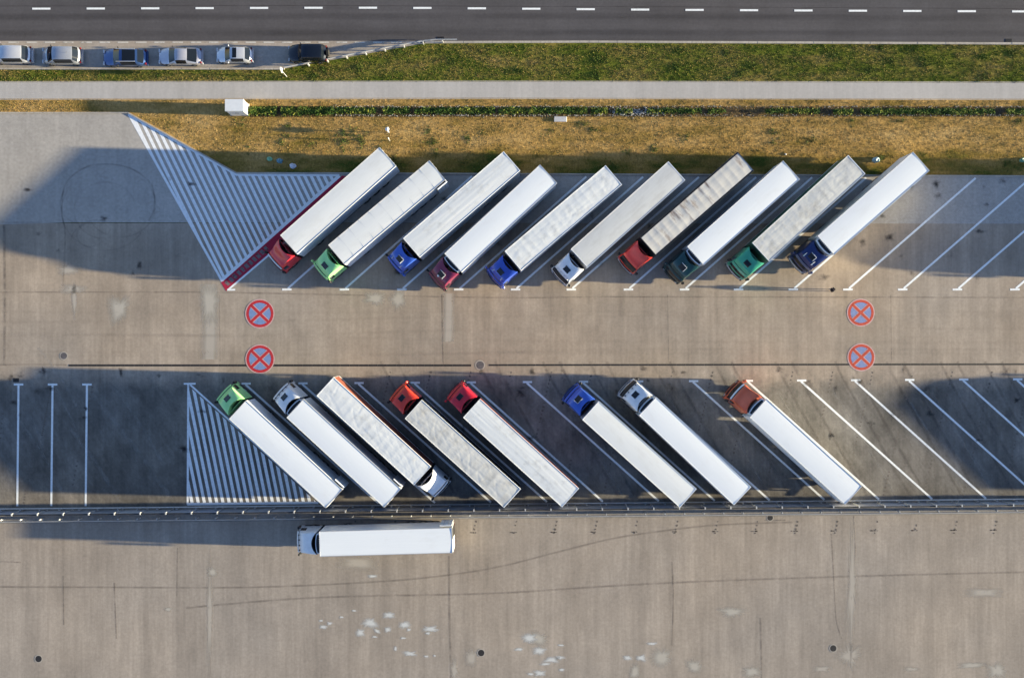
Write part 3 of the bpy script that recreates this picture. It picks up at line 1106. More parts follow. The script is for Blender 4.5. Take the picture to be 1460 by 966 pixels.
    if hatch:
        d0, d1 = (.82, 1.34)
        z0, z1 = roof_z(d0), roof_z(d1)
        hw = .36
        mb = MB()
        x0, x1 = X - d1, X - d0
        v = [(x0, -hw, z1 + .01), (x1, -hw, z0 + .01), (x1, hw, z0 + .01), (x0, hw, z1 + .01)]
        v += [(x + (.04 if i in (0, 3) else -.04), y * .9, z + .05) for i, (x, y, z) in enumerate(v)]
        mb.add(v, [(4, 5, 6, 7), (0, 1, 5, 4), (1, 2, 6, 5), (2, 3, 7, 6), (3, 0, 4, 7)])
        mb.build('roof_hatch', glass_mat() if hatch != 'raised' else m_dark, cab)
        if hatch == 'raised':
            mb = MB()
            mb.box(x0 - .03, x0 + .01, -hw, hw, z1 + .03, z1 + .12)
            mb.box(x0, x1, hw, hw + .04, z0 - .02, z1 + .08)
            mb.build('hatch_edge', m_whitepl, cab)
    if horns:
        for s in (-1, 1):
            mb = MB()
            z = roof_z(.62) + .06
            mb.cyl((X - .50, s * .62, z), (X - 1.0, s * .62, z + .12), .07, 10, .025)
            mb.box(X - .80, X - .74, s * .62 - .02, s * .62 + .02, z - .06, z + .05)
            mb.build('horn', m_chrome, cab)
    if beacon:
        mb = MB()
        z = roof_z(.72)
        mb.cyl((X - .74, -.12, z - .03), (X - .74, -.12, z + .10), .12, 14)
        mb.cyl((X - .74, -.12, z + .10), (X - .74, -.12, z + .20), .12, 14, .05)
        mb.build('beacon', m_whitepl, cab, 40)
    if lights:
        for y in (-.78, -.28, .28, .78):
            mb = MB()
            z = roof_z(.52) + .07
            mb.cyl((X - .50, y, z), (X - .40, y, z), .085, 12)
            mb.box(X - .52, X - .46, y - .015, y + .015, z - .1, z)
            mb.build('roof_lamp', m_lampwhite if lights == 'spots' else m_dark, cab)
    # tractor chassis
    mb = MB()
    for s in (-1, 1):
        mb.box(-3.6, X - .3, s * .42 - .05, s * .42 + .05, .72, .98)
        mb.rbox(-1.35, .45, min(s * .62, s * 1.20), max(s * .62, s * 1.20), .42, .95, .05)
    mb.box(-2.9, -1.7, -.5, .5, .98, 1.12)
    mb.build('chassis', m_steel, t)
    mb = MB()
    mb.box(.12, .20, -.7, -.55, 1.0, 3.1)
    mb.cyl((.25, .3, 1.0), (.25, .3, 2.4), .05, 8)
    mb.box(.05, .45, -.9, .9, .98, 1.03)
    mb.build('catwalk', m_steel, t)
    for s in (-1, 1):
        wheel(t, W_TRUCK, X - 1.38, s * 1.04, .5)
        wheel(t, W_DUAL, -2.3, s * .92, .5)
    return cab


def make_trailer(t, L, roof, roofm, side, reefer, doors, rails, seed, hollow_w=None, curtain=False):
    W = 1.275
    sm = SIDEM[side]
    ztop = 4.0
    mb = MB()
    mb.box(-L, 0, -W, W, 1.12, 3.93)
    if curtain:      # vertical straps on the curtains
        n = int(L / .62)
        for i in range(n):
            x = -L + .4 + i * .62
            for s in (-1, 1):
                mb.box(x, x + .05, min(s * W, s * (W + .012)), max(s * W, s * (W + .012)), 1.3, 3.86)
    body = mb.build('trailer_body', sm, t)
    mb = MB()
    for s in (-1, 1):
        a, b = sorted((s * (W - .02), s * (W + .022)))
        mb.box(-L, 0, a, b, 1.02, 1.17)
        if rails != 'none':
            mb.box(-L - .004, .004, a, b, 3.88, ztop + .012)
    mb.box(-L - .02, -L + .05, -W - .02, W + .02, 3.86, ztop + .016)
    mb.box(-.03, .02, -W - .018, W + .018, 3.86, ztop + .010)
    mb.build('edge_rail', {'alu': m_alu, 'dark': SIDEM['dark'], 'white': SIDEM['white'], 'none': m_alu}[rails], body)
    # roof skin
    rw = hollow_w or (W - .02)
    nx = int(L / (.075 if roof in ('bows', 'stained', 'long') else .11))
    ny = 25 if roof in ('bows', 'stained', 'long') else 17
    per = L / {'bows': 15, 'stained': 15, 'panels': 10}.get(roof, 12)

    def zf(x, y):
        u = y / rw
        edge = 1 - abs(u) ** 6
        n1 = noise.noise(Vector((x * .35 + seed, y * .9, seed * 1.7)))
        z = ztop - .012 + .020 * (1 - u * u)
        if roof == 'smooth':
            z += .0025 * n1 * edge
        elif roof == 'panels':
            q = (x % per) / per
            z += .0025 * n1 * edge 
        elif roof == 'long':
            z += edge * (.006 * noise.noise(Vector((x * .16 + seed, y * 5.2, seed))) + .0035 * noise.noise(Vector((x * .5, y * 11, seed + 4))) + .004 * n1)
        elif roof == 'bows':
            q = abs(math.sin(math.pi * x / per))
            z += edge * (-.0045 * q + .004 * noise.noise(Vector((x * 1.1 + y * .8 + seed, y * 2.2 - x * .4, seed))) + .006 * noise.noise(Vector((x * .5, y * .8, seed + 9))) + .0025 * noise.noise(Vector((x * 4, y * 3.5, seed + 2))))
            c1 = noise.noise(Vector((x * .55 + y * .9, y * .45 - x * .1, seed + 3)))
            c2 = noise.noise(Vector((x * .18 + seed, y * 1.5, seed + 5)))
            z += edge * (-.007 * math.exp(-(c1 / .05) ** 2) - .005 * math.exp(-(c2 / .06) ** 2))
        elif roof == 'stained':
            q = abs(math.sin(math.pi * x / per))
            z += edge * (-.016 * q * (0.7 + .8 * n1) + .008 * noise.noise(Vector((x * .7 + seed, y * 1.6, seed))))
        return z
    v, f = grid_strips([-L + .03 + (L - .05) * i / nx for i in range(nx + 1)], [-rw + 2 * rw * j / (ny - 1) for j in range(ny)], zf)
    mb = MB().add(v, f)
    if roof == 'stained':      # tarpaulin over an open-topped body: side gutters with bow ends
        mb.box(-L + .03, -.02, -rw, rw, 3.88, 3.90)
    mb.build('roof', ROOFM[roofm], body, 60)
    if roof == 'panels':
        mb = MB()
        for i in range(1, 10):
            x = -L + i * per
            mb.box(x - .012, x + .012, -rw + .04, rw - .04, ztop - .02, ztop + .0075)
        mb.build('roof_seam', plain('seam_pale', (.66, .66, .65), .5, var=.05), body)
    # rear doors
    for s in (-1, 1):
        fold = doors.get(s)
        if fold:
            mb = MB()
            a, b = sorted((s * (W + .20), s * (W + .28)))
            mb.box(-L + .02, -L + 1.24, a, b, 1.16, ztop - .02)
            mb.box(-L - .03, -L + .06, min(s * (W - .03), s * (W + .06)), max(s * (W - .03), s * (W + .28)), 1.16, ztop - .05)
            d = mb.build('rear_door', SIDEM['white'], body)
            d['label'] = 'rear door folded open against the trailer side'
            mb = MB()
            a, b = sorted((s * (W + .28), s * (W + .305)))
            for x in (-L + .35, -L + .85):
                mb.box(x, x + .04, a, b, 1.2, 3.9)
            mb.build('door_bar', m_alu, d)
        else:
            mb = MB()
            a, b = sorted((s * .01, s * (W - .02)))
            mb.box(-L - .045, -L - .002, a, b, 1.16, ztop - .15)
            d = mb.build('rear_door', sm if not curtain else SIDEM['white'], body)
            mb = MB()
            for y in (s * .28, s * .85):
                mb.box(-L - .075, -L - .045, y - .02, y + .02, 1.18, 3.8)
            mb.build('door_bar', m_alu, d)
    if any(doors.values()):
        mb = MB()
        mb.box(-L - .03, -L - .002, -W + .05, W - .05, 1.18, 3.84)
        mb.build('door_opening', m_dark, body)
    if reefer:
        mb = MB()
        curved_bar(mb, -1.0, 1.0, 2.05, 3.86, .021, None, .20, 10, .46)
        r_ = mb.build('cooling_unit', SIDEM['white'], t, 30)
        mb = MB()
        curved_bar(mb, -.92, .92, 3.865, 3.885, .10, None, .20, 10, .38)
        for k in range(9):
            y = -.8 + k * .2
            mb.box(.03, .14, y - .05, y + .05, 3.87, 3.93)
        mb.build('cooling_grille', m_dark, r_)
        mb = MB()
        curved_bar(mb, -.8, .8, 2.3, 3.0, None, .03, .20, 10, .475)
        mb.build('cooling_front_grille', m_grille, r_)
    # running gear
    mb = MB()
    for s in (-1, 1):
        mb.box(-L + .1, -.3, s * .52 - .06, s * .52 + .06, .82, 1.12)
        mb.box(-3.95, -3.83, s * .62 - .06, s * .62 + .06, .12, 1.0)
        mb.box(-3.98, -3.80, s * .62 - .12, s * .62 + .12, .06, .12)
        mb.box(-L + 5.4, -4.4, min(s * 1.12, s * 1.18), max(s * 1.12, s * 1.18), .50, .62)
        mb.box(-L + 5.4, -4.4, min(s * 1.12, s * 1.18), max(s * 1.12, s * 1.18), .78, .90)
    for s in (-1, 1):
        a, b = sorted((s * 1.10, s * 1.19))
        mb.box(-L + 5.35, -4.5, a, b, .38, 1.02)
    mb.box(-L + 5.5, -L + 7.6, -1.0, 1.0, .45, .95)
    for x in (-L + 2.0, -L + 3.31, -L + 4.62):
        mb.cyl((x, -.95, .5), (x, .95, .5), .07, 8)
    mb.box(-L + 1.2, -L + 5.2, -.46, .46, .80, .96)
    mb.build('trailer_chassis', m_steel, t)
    mb = MB()
    mb.box(-L - .02, -L + .10, -1.18, 1.18, .46, .60)
    for s in (-1, 1):
        mb.box(-L + .02, -L + .10, s * .5 - .05, s * .5 + .05, .6, 1.05)
    bar = mb.build('underrun_bar', m_steel, t)
    for s in (-1, 1):
        mb = MB()
        mb.box(-L - .045, -L - .02, s * .98 - .18, s * .98 + .18, .47, .59)
        mb.build('tail_light', m_lampred, bar)
    for x in (-L + 2.0, -L + 3.31, -L + 4.62):
        for s in (-1, 1):
            wheel(t, W_SUPER, x, s * 1.05, .5)
    for s in (-1, 1):
        a, b = sorted((s * .86, s * 1.24))
        for x in (-L + 2.0, -L + 3.31, -L + 4.62):
            mb = MB()
            mb.box(x - .5, x + .5, a, b, 1.03, 1.06)
            if x < -L + 3:
                mb.box(x - .80, x - .5, a, b, 1.033, 1.063)
                mb.box(x - .80, x - .77, a, b, .35, 1.033)
            mb.build('mudguard', m_dark, t)


RED, RED2, RED3, ORANGE = ('red', (.76, .026, .040)), ('scarlet', (.74, .050, .026)), ('crimson', (.62, .018, .038)), ('orange_red', (.60, .11, .04))
GREEN, BLUE, BLUE2, MAROON = ('light_green', (.37, .80, .31)), ('blue', (.040, .115, .52)), ('deep_blue', (.030, .080, .46)), ('maroon', (.20, .022, .065))
WHITE, DKGREEN, TEAL, NAVY = ('white', (.80, .81, .83)), ('dark_green', (.010, .055, .055)), ('teal_green', (.055, .36, .22)), ('navy', (.012, .028, .12))

# corners of the trailer roofs as seen (front pair, rear pair), cab colour and style ...
T = [
    # upper row
    (((399.5, 335.4), (423.3, 361.8)), ((540.4, 210.4), (564.7, 236.2)), RED, dict(style='wedge', visor='pale', horns=False),
     dict(roof='smooth', roofm='cream', side='bluewhite'), 'red-cab truck with plain white trailer parked on the red painted strip'),
    (((467.8, 349.3), (491.1, 376.3)), ((611.3, 228.5), (635.6, 256.4)), GREEN, dict(style='round', hatch=True, fair_in=('light_green', GREEN[1])),
     dict(roof='panels', roofm='cream', side='white', doors={1: True}), 'light green truck whose white trailer roof has cross seams and one open rear door'),
    (((575.2, 339.7), (598, 366.6)), ((718, 215.8), (741.3, 243.5)), BLUE, dict(style='high', hatch='raised', horns=True),
     dict(roof='long', roofm='tarp', side='white', curtain=True, rails='white'), 'bright blue truck with lengthwise wrinkled white roof, between green and maroon trucks'),
    (((633.7, 360.4), (658, 388.3)), ((769.7, 235.2), (794.2, 260.5)), MAROON, dict(style='high', hatch='raised', beacon=True),
     dict(roof='smooth', roofm='clean', side='white', reefer=True), 'dark maroon truck with a white roof dome and smooth white trailer'),
    (((720, 358.3), (742.8, 384.7)), ((863.5, 236), (886.3, 263)), BLUE2, dict(style='high', hatch=True, horns=True),
     dict(roof='bows', roofm='tarp', side='white', curtain=True, rails='white'), 'deep blue truck with crumpled white tarpaulin roof beside the white cab'),
    (((814.7, 354.8), (837.5, 381.2)), ((953, 230.4), (976.6, 256.8)), WHITE, dict(style='high', hatch=True, lights='spots', visor='dark', step_light=True),
     dict(roof='smooth', roofm='grey', side='white', curtain=True, rails='white'), 'white-cab truck with four roof lamps and plain greyish roof, in the upper row'),
    (((911.4, 338.1), (937.3, 364)), ((1051.6, 217.4), (1074.9, 242.2)), RED2, dict(style='wedge', visor='dark', step_light=True),
     dict(roof='stained', roofm='stained', side='dark', rails='dark', hollow_w=1.13), 'red-cab truck carrying a brown-stained ribbed tarpaulin between black side rails'),
    (((980.2, 351.1), (1003, 378)), ((1116.6, 229.7), (1140, 255.3)), DKGREEN, dict(style='high', hatch='raised', fair_in=None),
     dict(roof='smooth', roofm='clean', side='white', reefer=True), 'very dark green truck with smooth white refrigerated trailer'),
    (((1073.3, 346.9), (1096.6, 371.2)), ((1209.8, 221.7), (1233, 247.6)), TEAL, dict(style='flat', hatch=True, step_light=True),
     dict(roof='bows', roofm='tarpgrey', side='green', curtain=True, rails='white'), 'teal green truck with crumpled grey-beige tarpaulin roof'),
    (((1166.4, 337.4), (1188.6, 362)), ((1302, 217.1), (1324.7, 243)), NAVY, dict(style='flat', hatch='raised', horns=True, step_light=True),
     dict(roof='smooth', roofm='clean', side='white', reefer=True), 'navy truck with plain white trailer, last of the upper row before the empty bays'),
    # lower row
    (((325.2, 597.3), (352.1, 570.4)), ((463, 723.5), (489, 697.5)), GREEN, dict(style='round', hatch=True, fair_in=('light_green', GREEN[1])),
     dict(roof='smooth', roofm='clean', side='white', doors={-1: True}), 'light green truck with smooth white trailer beside the lower hatched triangle'),
    (((408.5, 594.7), (432.9, 569.2)), ((546.5, 722.8), (572.4, 696.6)), WHITE, dict(style='high', hatch=True, lights='dots', horns=False),
     dict(roof='smooth', roofm='clean', side='white', reefer=True, doors={-1: True}), 'white truck with smooth trailer and open rear door, next to the lower green truck'),
    (((614.3, 664.6), (590.2, 691)), ((476.3, 538.1), (450.9, 563.5)), WHITE, dict(style='wedge', visor='pale', step_light=True),
     dict(roof='bows', roofm='tarp', side='orange', curtain=True, rails='white'), 'white-cab truck facing the opposite way to its row, with orange-red curtain sides'),
    (((576.7, 596.3), (602, 569.9)), ((718.5, 723.3), (742.3, 696.4)), RED2, dict(style='flat', hatch=True, fair_in=('scarlet', RED2[1])),
     dict(roof='bows', roofm='tarpgrey', side='dark', curtain=True, rails='white'), 'red truck with quilted grey tarpaulin roof beside the reversed truck'),
    (((660.6, 594.7), (684.4, 568.8)), ((801.3, 722.3), (825.1, 695.9)), RED3, dict(style='flat', hatch=True, horns=False),
     dict(roof='long', roofm='tarp', side='red', curtain=True, rails='white'), 'red truck with lengthwise creased white roof next to two empty bays'),
    (((829.9, 597.8), (854.7, 571.9)), ((969, 723.3), (993.3, 695.9)), BLUE, dict(style='high', hatch='raised'),
     dict(roof='smooth', roofm='cream', side='white', rails='white'), 'bright blue truck in the lower row with a smooth cream roof'),
    (((912.2, 591.1), (935.5, 566.8)), ((1046.6, 719.7), (1070.6, 693.1)), WHITE, dict(style='high', hatch=True, lights='dots', visor='dark', step_light=True),
     dict(roof='smooth', roofm='clean', side='white', reefer=True, rails='white'), 'white truck with refrigerated trailer between the lower blue and orange trucks'),
    (((1069.2, 594.2), (1092.6, 569)), ((1205.4, 718.2), (1228.2, 693.3)), ORANGE, dict(style='wedge', visor='pale', step_light=False),
     dict(roof='smooth', roofm='clean', side='white', reefer=True), 'orange-red truck with plain white trailer at the sunny end of the lower row'),
    # alone below the fence
    (((455.1, 757.5), (456.1, 792.6)), ((644.2, 751.6), (645.2, 788)), WHITE, dict(style='high', hatch=False, lights='dots', fair_in=None, visor='pale'),
     dict(roof='smooth', roofm='clean', side='white', reefer=True, doors={-1: True, 1: False}), 'all-white truck parked alone lengthwise below the central fence'),
    # beyond the edge of the picture: their long shadows reach into the empty bays
    (((1654, 346), (1677.5, 371)), ((1790, 226), (1813, 252)), WHITE, dict(style='high', hatch=True), dict(roof='smooth', roofm='clean', side='white'),
     'white truck standing past the empty upper bays'),
    (((1755, 594.2), (1778.4, 569)), ((1891, 718.2), (1914, 693.3)), BLUE, dict(style='high', hatch=True), dict(roof='smooth', roofm='clean', side='white'),
     'blue truck standing past the empty lower bays'),
]
for k, (fr, re, col, cab, tr, label) in enumerate(T):
    f2 = [P(*p, 4.0) for p in fr]
    r2 = [P(*p, 4.0) for p in re]
    fm = Vector(((f2[0][0] + f2[1][0]) / 2, (f2[0][1] + f2[1][1]) / 2))
    rm = Vector(((r2[0][0] + r2[1][0]) / 2, (r2[0][1] + r2[1][1]) / 2))
    ax = fm - rm
    L = ax.length
    grp = 'trucks parked in the upper row' if k < 10 or k == 19 else ('trucks parked in the lower row' if k != 18 else None)
    t = thing('articulated_truck', label, 'truck', (fm.x, fm.y, 0.012), math.atan2(ax.y, ax.x), grp)
    cab = dict(dict(style='high', hatch=cab.get('style') != 'wedge', horns=False, beacon=False, visor='body', lights=None, fair_in=None, step_light=False), **cab)
    make_cab(t, col, **cab)
    tr = dict(dict(roof='smooth', roofm='clean', side='white', reefer=False, doors={}, rails='alu', hollow_w=None, curtain=False), **tr)
    make_trailer(t, L, tr['roof'], tr['roofm'], tr['side'], tr['reefer'], tr['doors'], tr['rails'], k * 3.37 + 1, tr['hollow_w'], tr['curtain'])


# ------------------------------------------------------------------ cars in the bay
def make_car(label, px0, px1, py, st, col, W, opts):
    """st: (x fraction from the nose, half width factor, belt z, roof half width factor, roof z)"""
    x0, y0, _ = P(px0, py, .7)
    x1 = P(px1, py, .7)[0]
    L = x1 - x0
    t = thing('parked_car', label, 'car', (x0, y0, 0.012), 0, 'cars parked in the roadside bay')
    secs = []
    for (u, wf, zb, rf, zr) in st:
        w_ = W * wf
        r_ = W * rf
        half = [(w_ * .93, .22), (w_, .48), (w_ * .985, zb), (r_ + .03, max(zb + .01, zr - .07)), (r_ - .05, max(zb + .015, zr - .012)), (r_ * .5, max(zb + .02, zr) + .012)]
        full = half + [(0, max(zb + .02, zr) + .018)] + [(-a, b) for a, b in half[::-1]]
        def bow(a):
            q = (a / W) ** 2
            if u < .2:
                return .34 * q * q * (1 - u / .2) + .06 * q
            if u > .84:
                return -.26 * q * q * (u - .84) / .16 - .05 * q
            return (.06 if u < .5 else -.05) * q
        secs.append([(u * L + bow(a), a, b) for a, b in full])
    ws, rw_, sd, sr = opts['ws'], opts['rw'], opts['side'], opts.get('sunroof')

    def assign(i, j):
        if i in ws and 3 <= j <= 8:
            return 'windscreen'
        if i in rw_ and 3 <= j <= 8:
            return 'rear_window'
        if i in sd and j in (2, 9):
            return 'side_window' + str(j)
        if sr and i in sr and 4 <= j <= 7:
            return 'sunroof'
        return 'body'
    parts = loft(secs, assign)
    bmb = parts['body']
    for sec in (secs[0], secs[-1]):
        k = len(bmb.v)
        bmb.add(sec, [tuple(range(len(sec)))])
    pm = plain('body_' + col[0], col[1], .34, .45, var=.06, scale=1.5, coat=.7)
    body = bmb.build('body', pm, t, 34)
    for nme in ('windscreen', 'rear_window', 'side_window2', 'side_window9', 'sunroof'):
        if nme in parts:
            parts[nme].build(nme.rstrip('29'), glass_mat(), body, 30)
    for s in (-1, 1):
        mb = MB()
        xm = opts['mirror'] * L
        mb.rbox(xm - .04, xm + .06, s * (W + .09) - .08, s * (W + .09) + .08, .92, 1.05, .02)
        mb.build('mirror', pm if opts.get('mirror_body', False) else m_dark, body)
        mb = MB()
        yy = s * W * .70
        mb.box(.00, .10, yy - .17, yy + .17, .58, .74)
        mb.build('headlight', m_lampwhite, body)
        mb = MB()
        mb.box(L - .10, L + .005, s * W * .80 - .09, s * W * .80 + .09, .72, .92)
        mb.build('tail_light', m_lampred, body)
        for xx in (opts.get('fw', .19) * L, .80 * L):
            wheel(t, W_CAR, xx, s * (W - .10), .31)
    mb = MB()
    mb.box(-.06, .10, -W * .82, W * .82, .24, .52)
    mb.box(L - .10, L + .06, -W * .86, W * .86, .26, .56)
    mb.build('bumper', pm if opts.get('bump_body', True) else m_dark, t)
    mb = MB()
    mb.box(.1, L - .1, -W * .8, W * .8, .14, .3)
    mb.build('underbody', m_dark, t)
    if opts.get('rails'):
        for s in (-1, 1):
            mb = MB()
            yy = s * W * .76
            mb.box(L * .36, L * .80, yy - .025, yy + .025, opts['rails'], opts['rails'] + .05)
            mb.build('roof_rail', m_alu, body)
    if opts.get('spare'):
        mb = MB()
        mb.cyl((L + .05, 0, .95), (L + .28, 0, .95), .34, 18)
        mb.build('spare_wheel', m_rubber, t, 40)
    if opts.get('aerial'):
        mb = MB()
        mb.cyl((L * .72, 0, opts['aerial']), (L * .76, 0, opts['aerial'] + .22), .012, 6)
        mb.build('aerial', m_dark, body)
    return t


HATCH = [(0, .80, .56, .72, .60), (.05, .93, .66, .80, .70), (.22, 1, .84, .80, .90), (.25, 1, .92, .86, .95), (.425, 1, .94, .72, 1.40), (.50, 1, .94, .71, 1.45), (.62, 1, .94, .71, 1.45),
         (.80, 1, .94, .70, 1.42), (.85, .99, .94, .70, 1.38), (.965, .95, .94, .80, .98), (1, .86, .80, .72, .86)]
VAN = [(0, .84, .62, .76, .66), (.05, .96, .75, .84, .80), (.13, 1, .93, .82, 1.0), (.16, 1, 1.0, .88, 1.03), (.35, 1, 1.0, .76, 1.58), (.42, 1, 1.0, .73, 1.66), (.60, 1, 1.0, .73, 1.66),
       (.84, 1, 1.0, .72, 1.62), (.87, .99, 1.0, .74, 1.57), (.965, .96, 1.0, .84, 1.06), (1, .88, .84, .78, .92)]
LIFT = [(0, .80, .56, .72, .60), (.05, .93, .66, .80, .70), (.22, 1, .82, .80, .88), (.25, 1, .90, .86, .93), (.42, 1, .92, .70, 1.36), (.47, 1, .92, .67, 1.42), (.58, 1, .92, .67, 1.42),
        (.68, 1, .92, .67, 1.38), (.71, .99, .92, .70, 1.34), (.91, .97, .93, .80, .98), (.95, .95, .92, .76, .96), (1, .84, .78, .72, .84)]
SUV = [(0, .84, .74, .76, .80), (.04, .95, .84, .84, .90), (.24, 1, 1.02, .84, 1.08), (.27, 1, 1.06, .88, 1.10), (.385, 1, 1.08, .78, 1.64), (.45, 1, 1.08, .75, 1.73), (.62, 1, 1.08, .75, 1.74),
       (.86, 1, 1.08, .75, 1.72), (.91, .99, 1.08, .74, 1.66), (.955, .97, 1.08, .80, 1.12), (1, .90, .90, .82, .98)]
SILVER, CBLUE, CWHITE, CBLACK, SILV2 = ('car_silver', (.40, .42, .47)), ('car_blue', (.045, .10, .26)), ('car_white', (.62, .63, .67)), ('car_black', (.006, .010, .020)), ('car_pale_silver', (.50, .50, .56))
make_car('white minivan cut by the edge, first of the cars in the roadside bay', -14, 45, 78.0, VAN, CWHITE, .90, dict(ws=(3,), rw=(8,), side=(4, 5, 6), mirror=.30))
make_car('silver minivan with dark side glass, second car in the roadside bay', 60.5, 116, 79.5, VAN, SILVER, .90, dict(ws=(3,), rw=(8,), side=(4, 5, 6), mirror=.25, aerial=1.64))
make_car('dark blue car with a black glass roof and pale roof rails', 147.5, 209, 82.0, HATCH, CBLUE, .89, dict(ws=(3,), rw=(8,), side=(4, 5, 6), sunroof=(5, 6), mirror=.36, rails=1.44))
make_car('pale silver liftback with a large dark sloping rear window', 226.5, 287.5, 80.5, LIFT, SILV2, .87, dict(ws=(3,), rw=(8,), side=(4, 5, 6), mirror=.34))
make_car('small white hatchback with a dark sunroof', 309, 359.5, 78.5, HATCH, CWHITE, .82, dict(ws=(3,), rw=(8,), side=(4, 5, 6), sunroof=(5,), mirror=.35, mirror_body=True))
make_car('black off-road car with a spare wheel on its back, beside the guardrail', 411.5, 466, 76.5, SUV, CBLACK, .90, dict(ws=(3,), rw=(8,), side=(4, 5, 6), mirror=.33, spare=True, mirror_body=True))

# ------------------------------------------------------------------ guardrails and fence
m_galv = plain('galvanised_steel', (0.46, 0.46, 0.47), 0.5, 0.35, var=0.18, scale=1.2)
m_post = plain('galvanised_post', (0.50, 0.50, 0.50), 0.6, 0.05, var=0.12)


def guardrail(label, pts, group, post_side, spacing, first, post_h=.80, rail_z=.72):
    """pts: ground polyline of the rail; posts stand on one side of it"""
    t = thing('guardrail', label, 'guardrail', (pts[0][0], pts[0][1], 0), 0, group)
    ox, oy = pts[0]
    prof = [(0.0, -.155), (.03, -.12), (.075, -.085), (.075, -.05), (.02, 0), (.075, .05), (.075, .085), (.03, .12), (0.0, .155)]
    mb = MB()
    n = len(prof)
    vs, acc = [], []
    tot = 0
    for i, p in enumerate(pts):
        a, b = pts[max(0, i - 1)], pts[min(len(pts) - 1, i + 1)]
        d = Vector((b[0] - a[0], b[1] - a[1])).normalized()
        nn = Vector((-d.y, d.x)) * -post_side
        if i:
            tot += math.hypot(p[0] - pts[i - 1][0], p[1] - pts[i - 1][1])
        acc.append(tot)
        for (o, z) in prof:
            vs.append((p[0] - ox + nn.x * o, p[1] - oy + nn.y * o, rail_z + z - .10))
    fs = [(i * n + j, (i + 1) * n + j, (i + 1) * n + j + 1, i * n + j + 1) for i in range(len(pts) - 1) for j in range(n - 1)]
    mb.add(vs, fs)
    # turned top lip so the beam has depth from above
    mb.build('rail', m_galv, t, 30)
    pm = MB()
    pm.box(-.06, .06, -.05, .05, 0, post_h)
    pm.box(-.05, .05, post_side * .05 - .05, post_side * .05 + .05, rail_z - .22, rail_z + .02)
    pmesh = pm.mesh('post', m_post)
    s = first
    while s < tot:
        for i in range(len(pts) - 1):
            if acc[i] <= s <= acc[i + 1]:
                u = (s - acc[i]) / (acc[i + 1] - acc[i])
                x = pts[i][0] + (pts[i + 1][0] - pts[i][0]) * u
                y = pts[i][1] + (pts[i + 1][1] - pts[i][1]) * u
                d = Vector((pts[i + 1][0] - pts[i][0], pts[i + 1][1] - pts[i][1])).normalized()
                o = link('post', pmesh, t)
                o.location = (x - ox - d.y * post_side * .13, y - oy + d.x * post_side * .13, 0)
                o.rotation_euler = (0, 0, math.atan2(d.y, d.x))
                break
        s += spacing
    return t


def bar_line(yoff, x0=-120, x1=1620):
    return [G(x, 726 - 14 * x / 1460 + yoff) for x in (x0, 300, 730, 1100, x1)]


GR = 'guardrails along the central strip'
guardrail('galvanised guardrail above the central fence, facing the angled truck bays', bar_line(-2.3), GR, -1, 2.085, 1.2)
guardrail('galvanised guardrail below the central fence, facing the lower paving', bar_line(15.2), GR, 1, 2.085, 1.2)
guardrail('short slanting guardrail closing the roadside bay behind the black car', [G(*p) for p in [(407, 99), (440, 92.6), (500, 81), (560, 69.4), (600, 62), (622, 59.6), (652, 59.6)]], None, -1, 2.085, 2.6)

# fence
m_panel = None
m, nt, b, o = _new('fence_panel')
tc = N(nt, 'ShaderNodeTexCoord').outputs['Object']
oi = N(nt, 'ShaderNodeObjectInfo').outputs['Random']
cr = ramp(nt, oi, [(0.0, (0.34, 0.35, 0.38)), (0.4, (0.50, 0.49, 0.50)), (0.7, (0.38, 0.40, 0.47)), (1.0, (0.58, 0.57, 0.57))])
nz = ramp(nt, noise_node(nt, tc, 1.2, 6, .6), [(0.3, .85), (0.7, 1.1)])
nt.links.new(mix(nt, 1.0, cr, nz, 'MULTIPLY'), b.inputs['Base Color'])
b.inputs['Roughness'].default_value = 0.35
m_panel = m
a, c = G(-118, 728.6 + 14 * 118 / 1460), G(1610, 728.6 - 14 * 1610 / 1460)
fl = math.hypot(c[0] - a[0], c[1] - a[1])
t = thing('panel_fence', 'long grey panel fence with pale posts between the two guardrails', 'fence', (a[0], a[1], 0), math.atan2(c[1] - a[1], c[0] - a[0]))
PW, FH = 2.70, 2.0
mb = MB()
mb.box(.05, PW - .05, -.02, .02, .06, FH)
for i in range(9):
    mb.box(.05, PW - .05, -.03, .03, .12 + i * .22, .15 + i * .22)
mb.box(.05, PW - .05, -.06, .06, FH, FH + .05, mi=1)
pan = mb.mesh('panel', [m_panel, m_steel])
mb = MB()
mb.box(-.05, .05, -.08, .16, 0, FH + .10)
mb.box(-.06, .06, -.09, .17, FH + .10, FH + .12)
pst = mb.mesh('post', m_post)
n = int(fl / PW)
off = .55
for i in range(n + 1):
    o = link('post', pst, t)
    o.location = (off + i * PW, 0, 0)
    if i < n:
        o = link('panel', pan, t)
        o.location = (off + i * PW, 0, 0)
t.rotation_euler = (0, 0, math.atan2(c[1] - a[1], c[0] - a[0]))

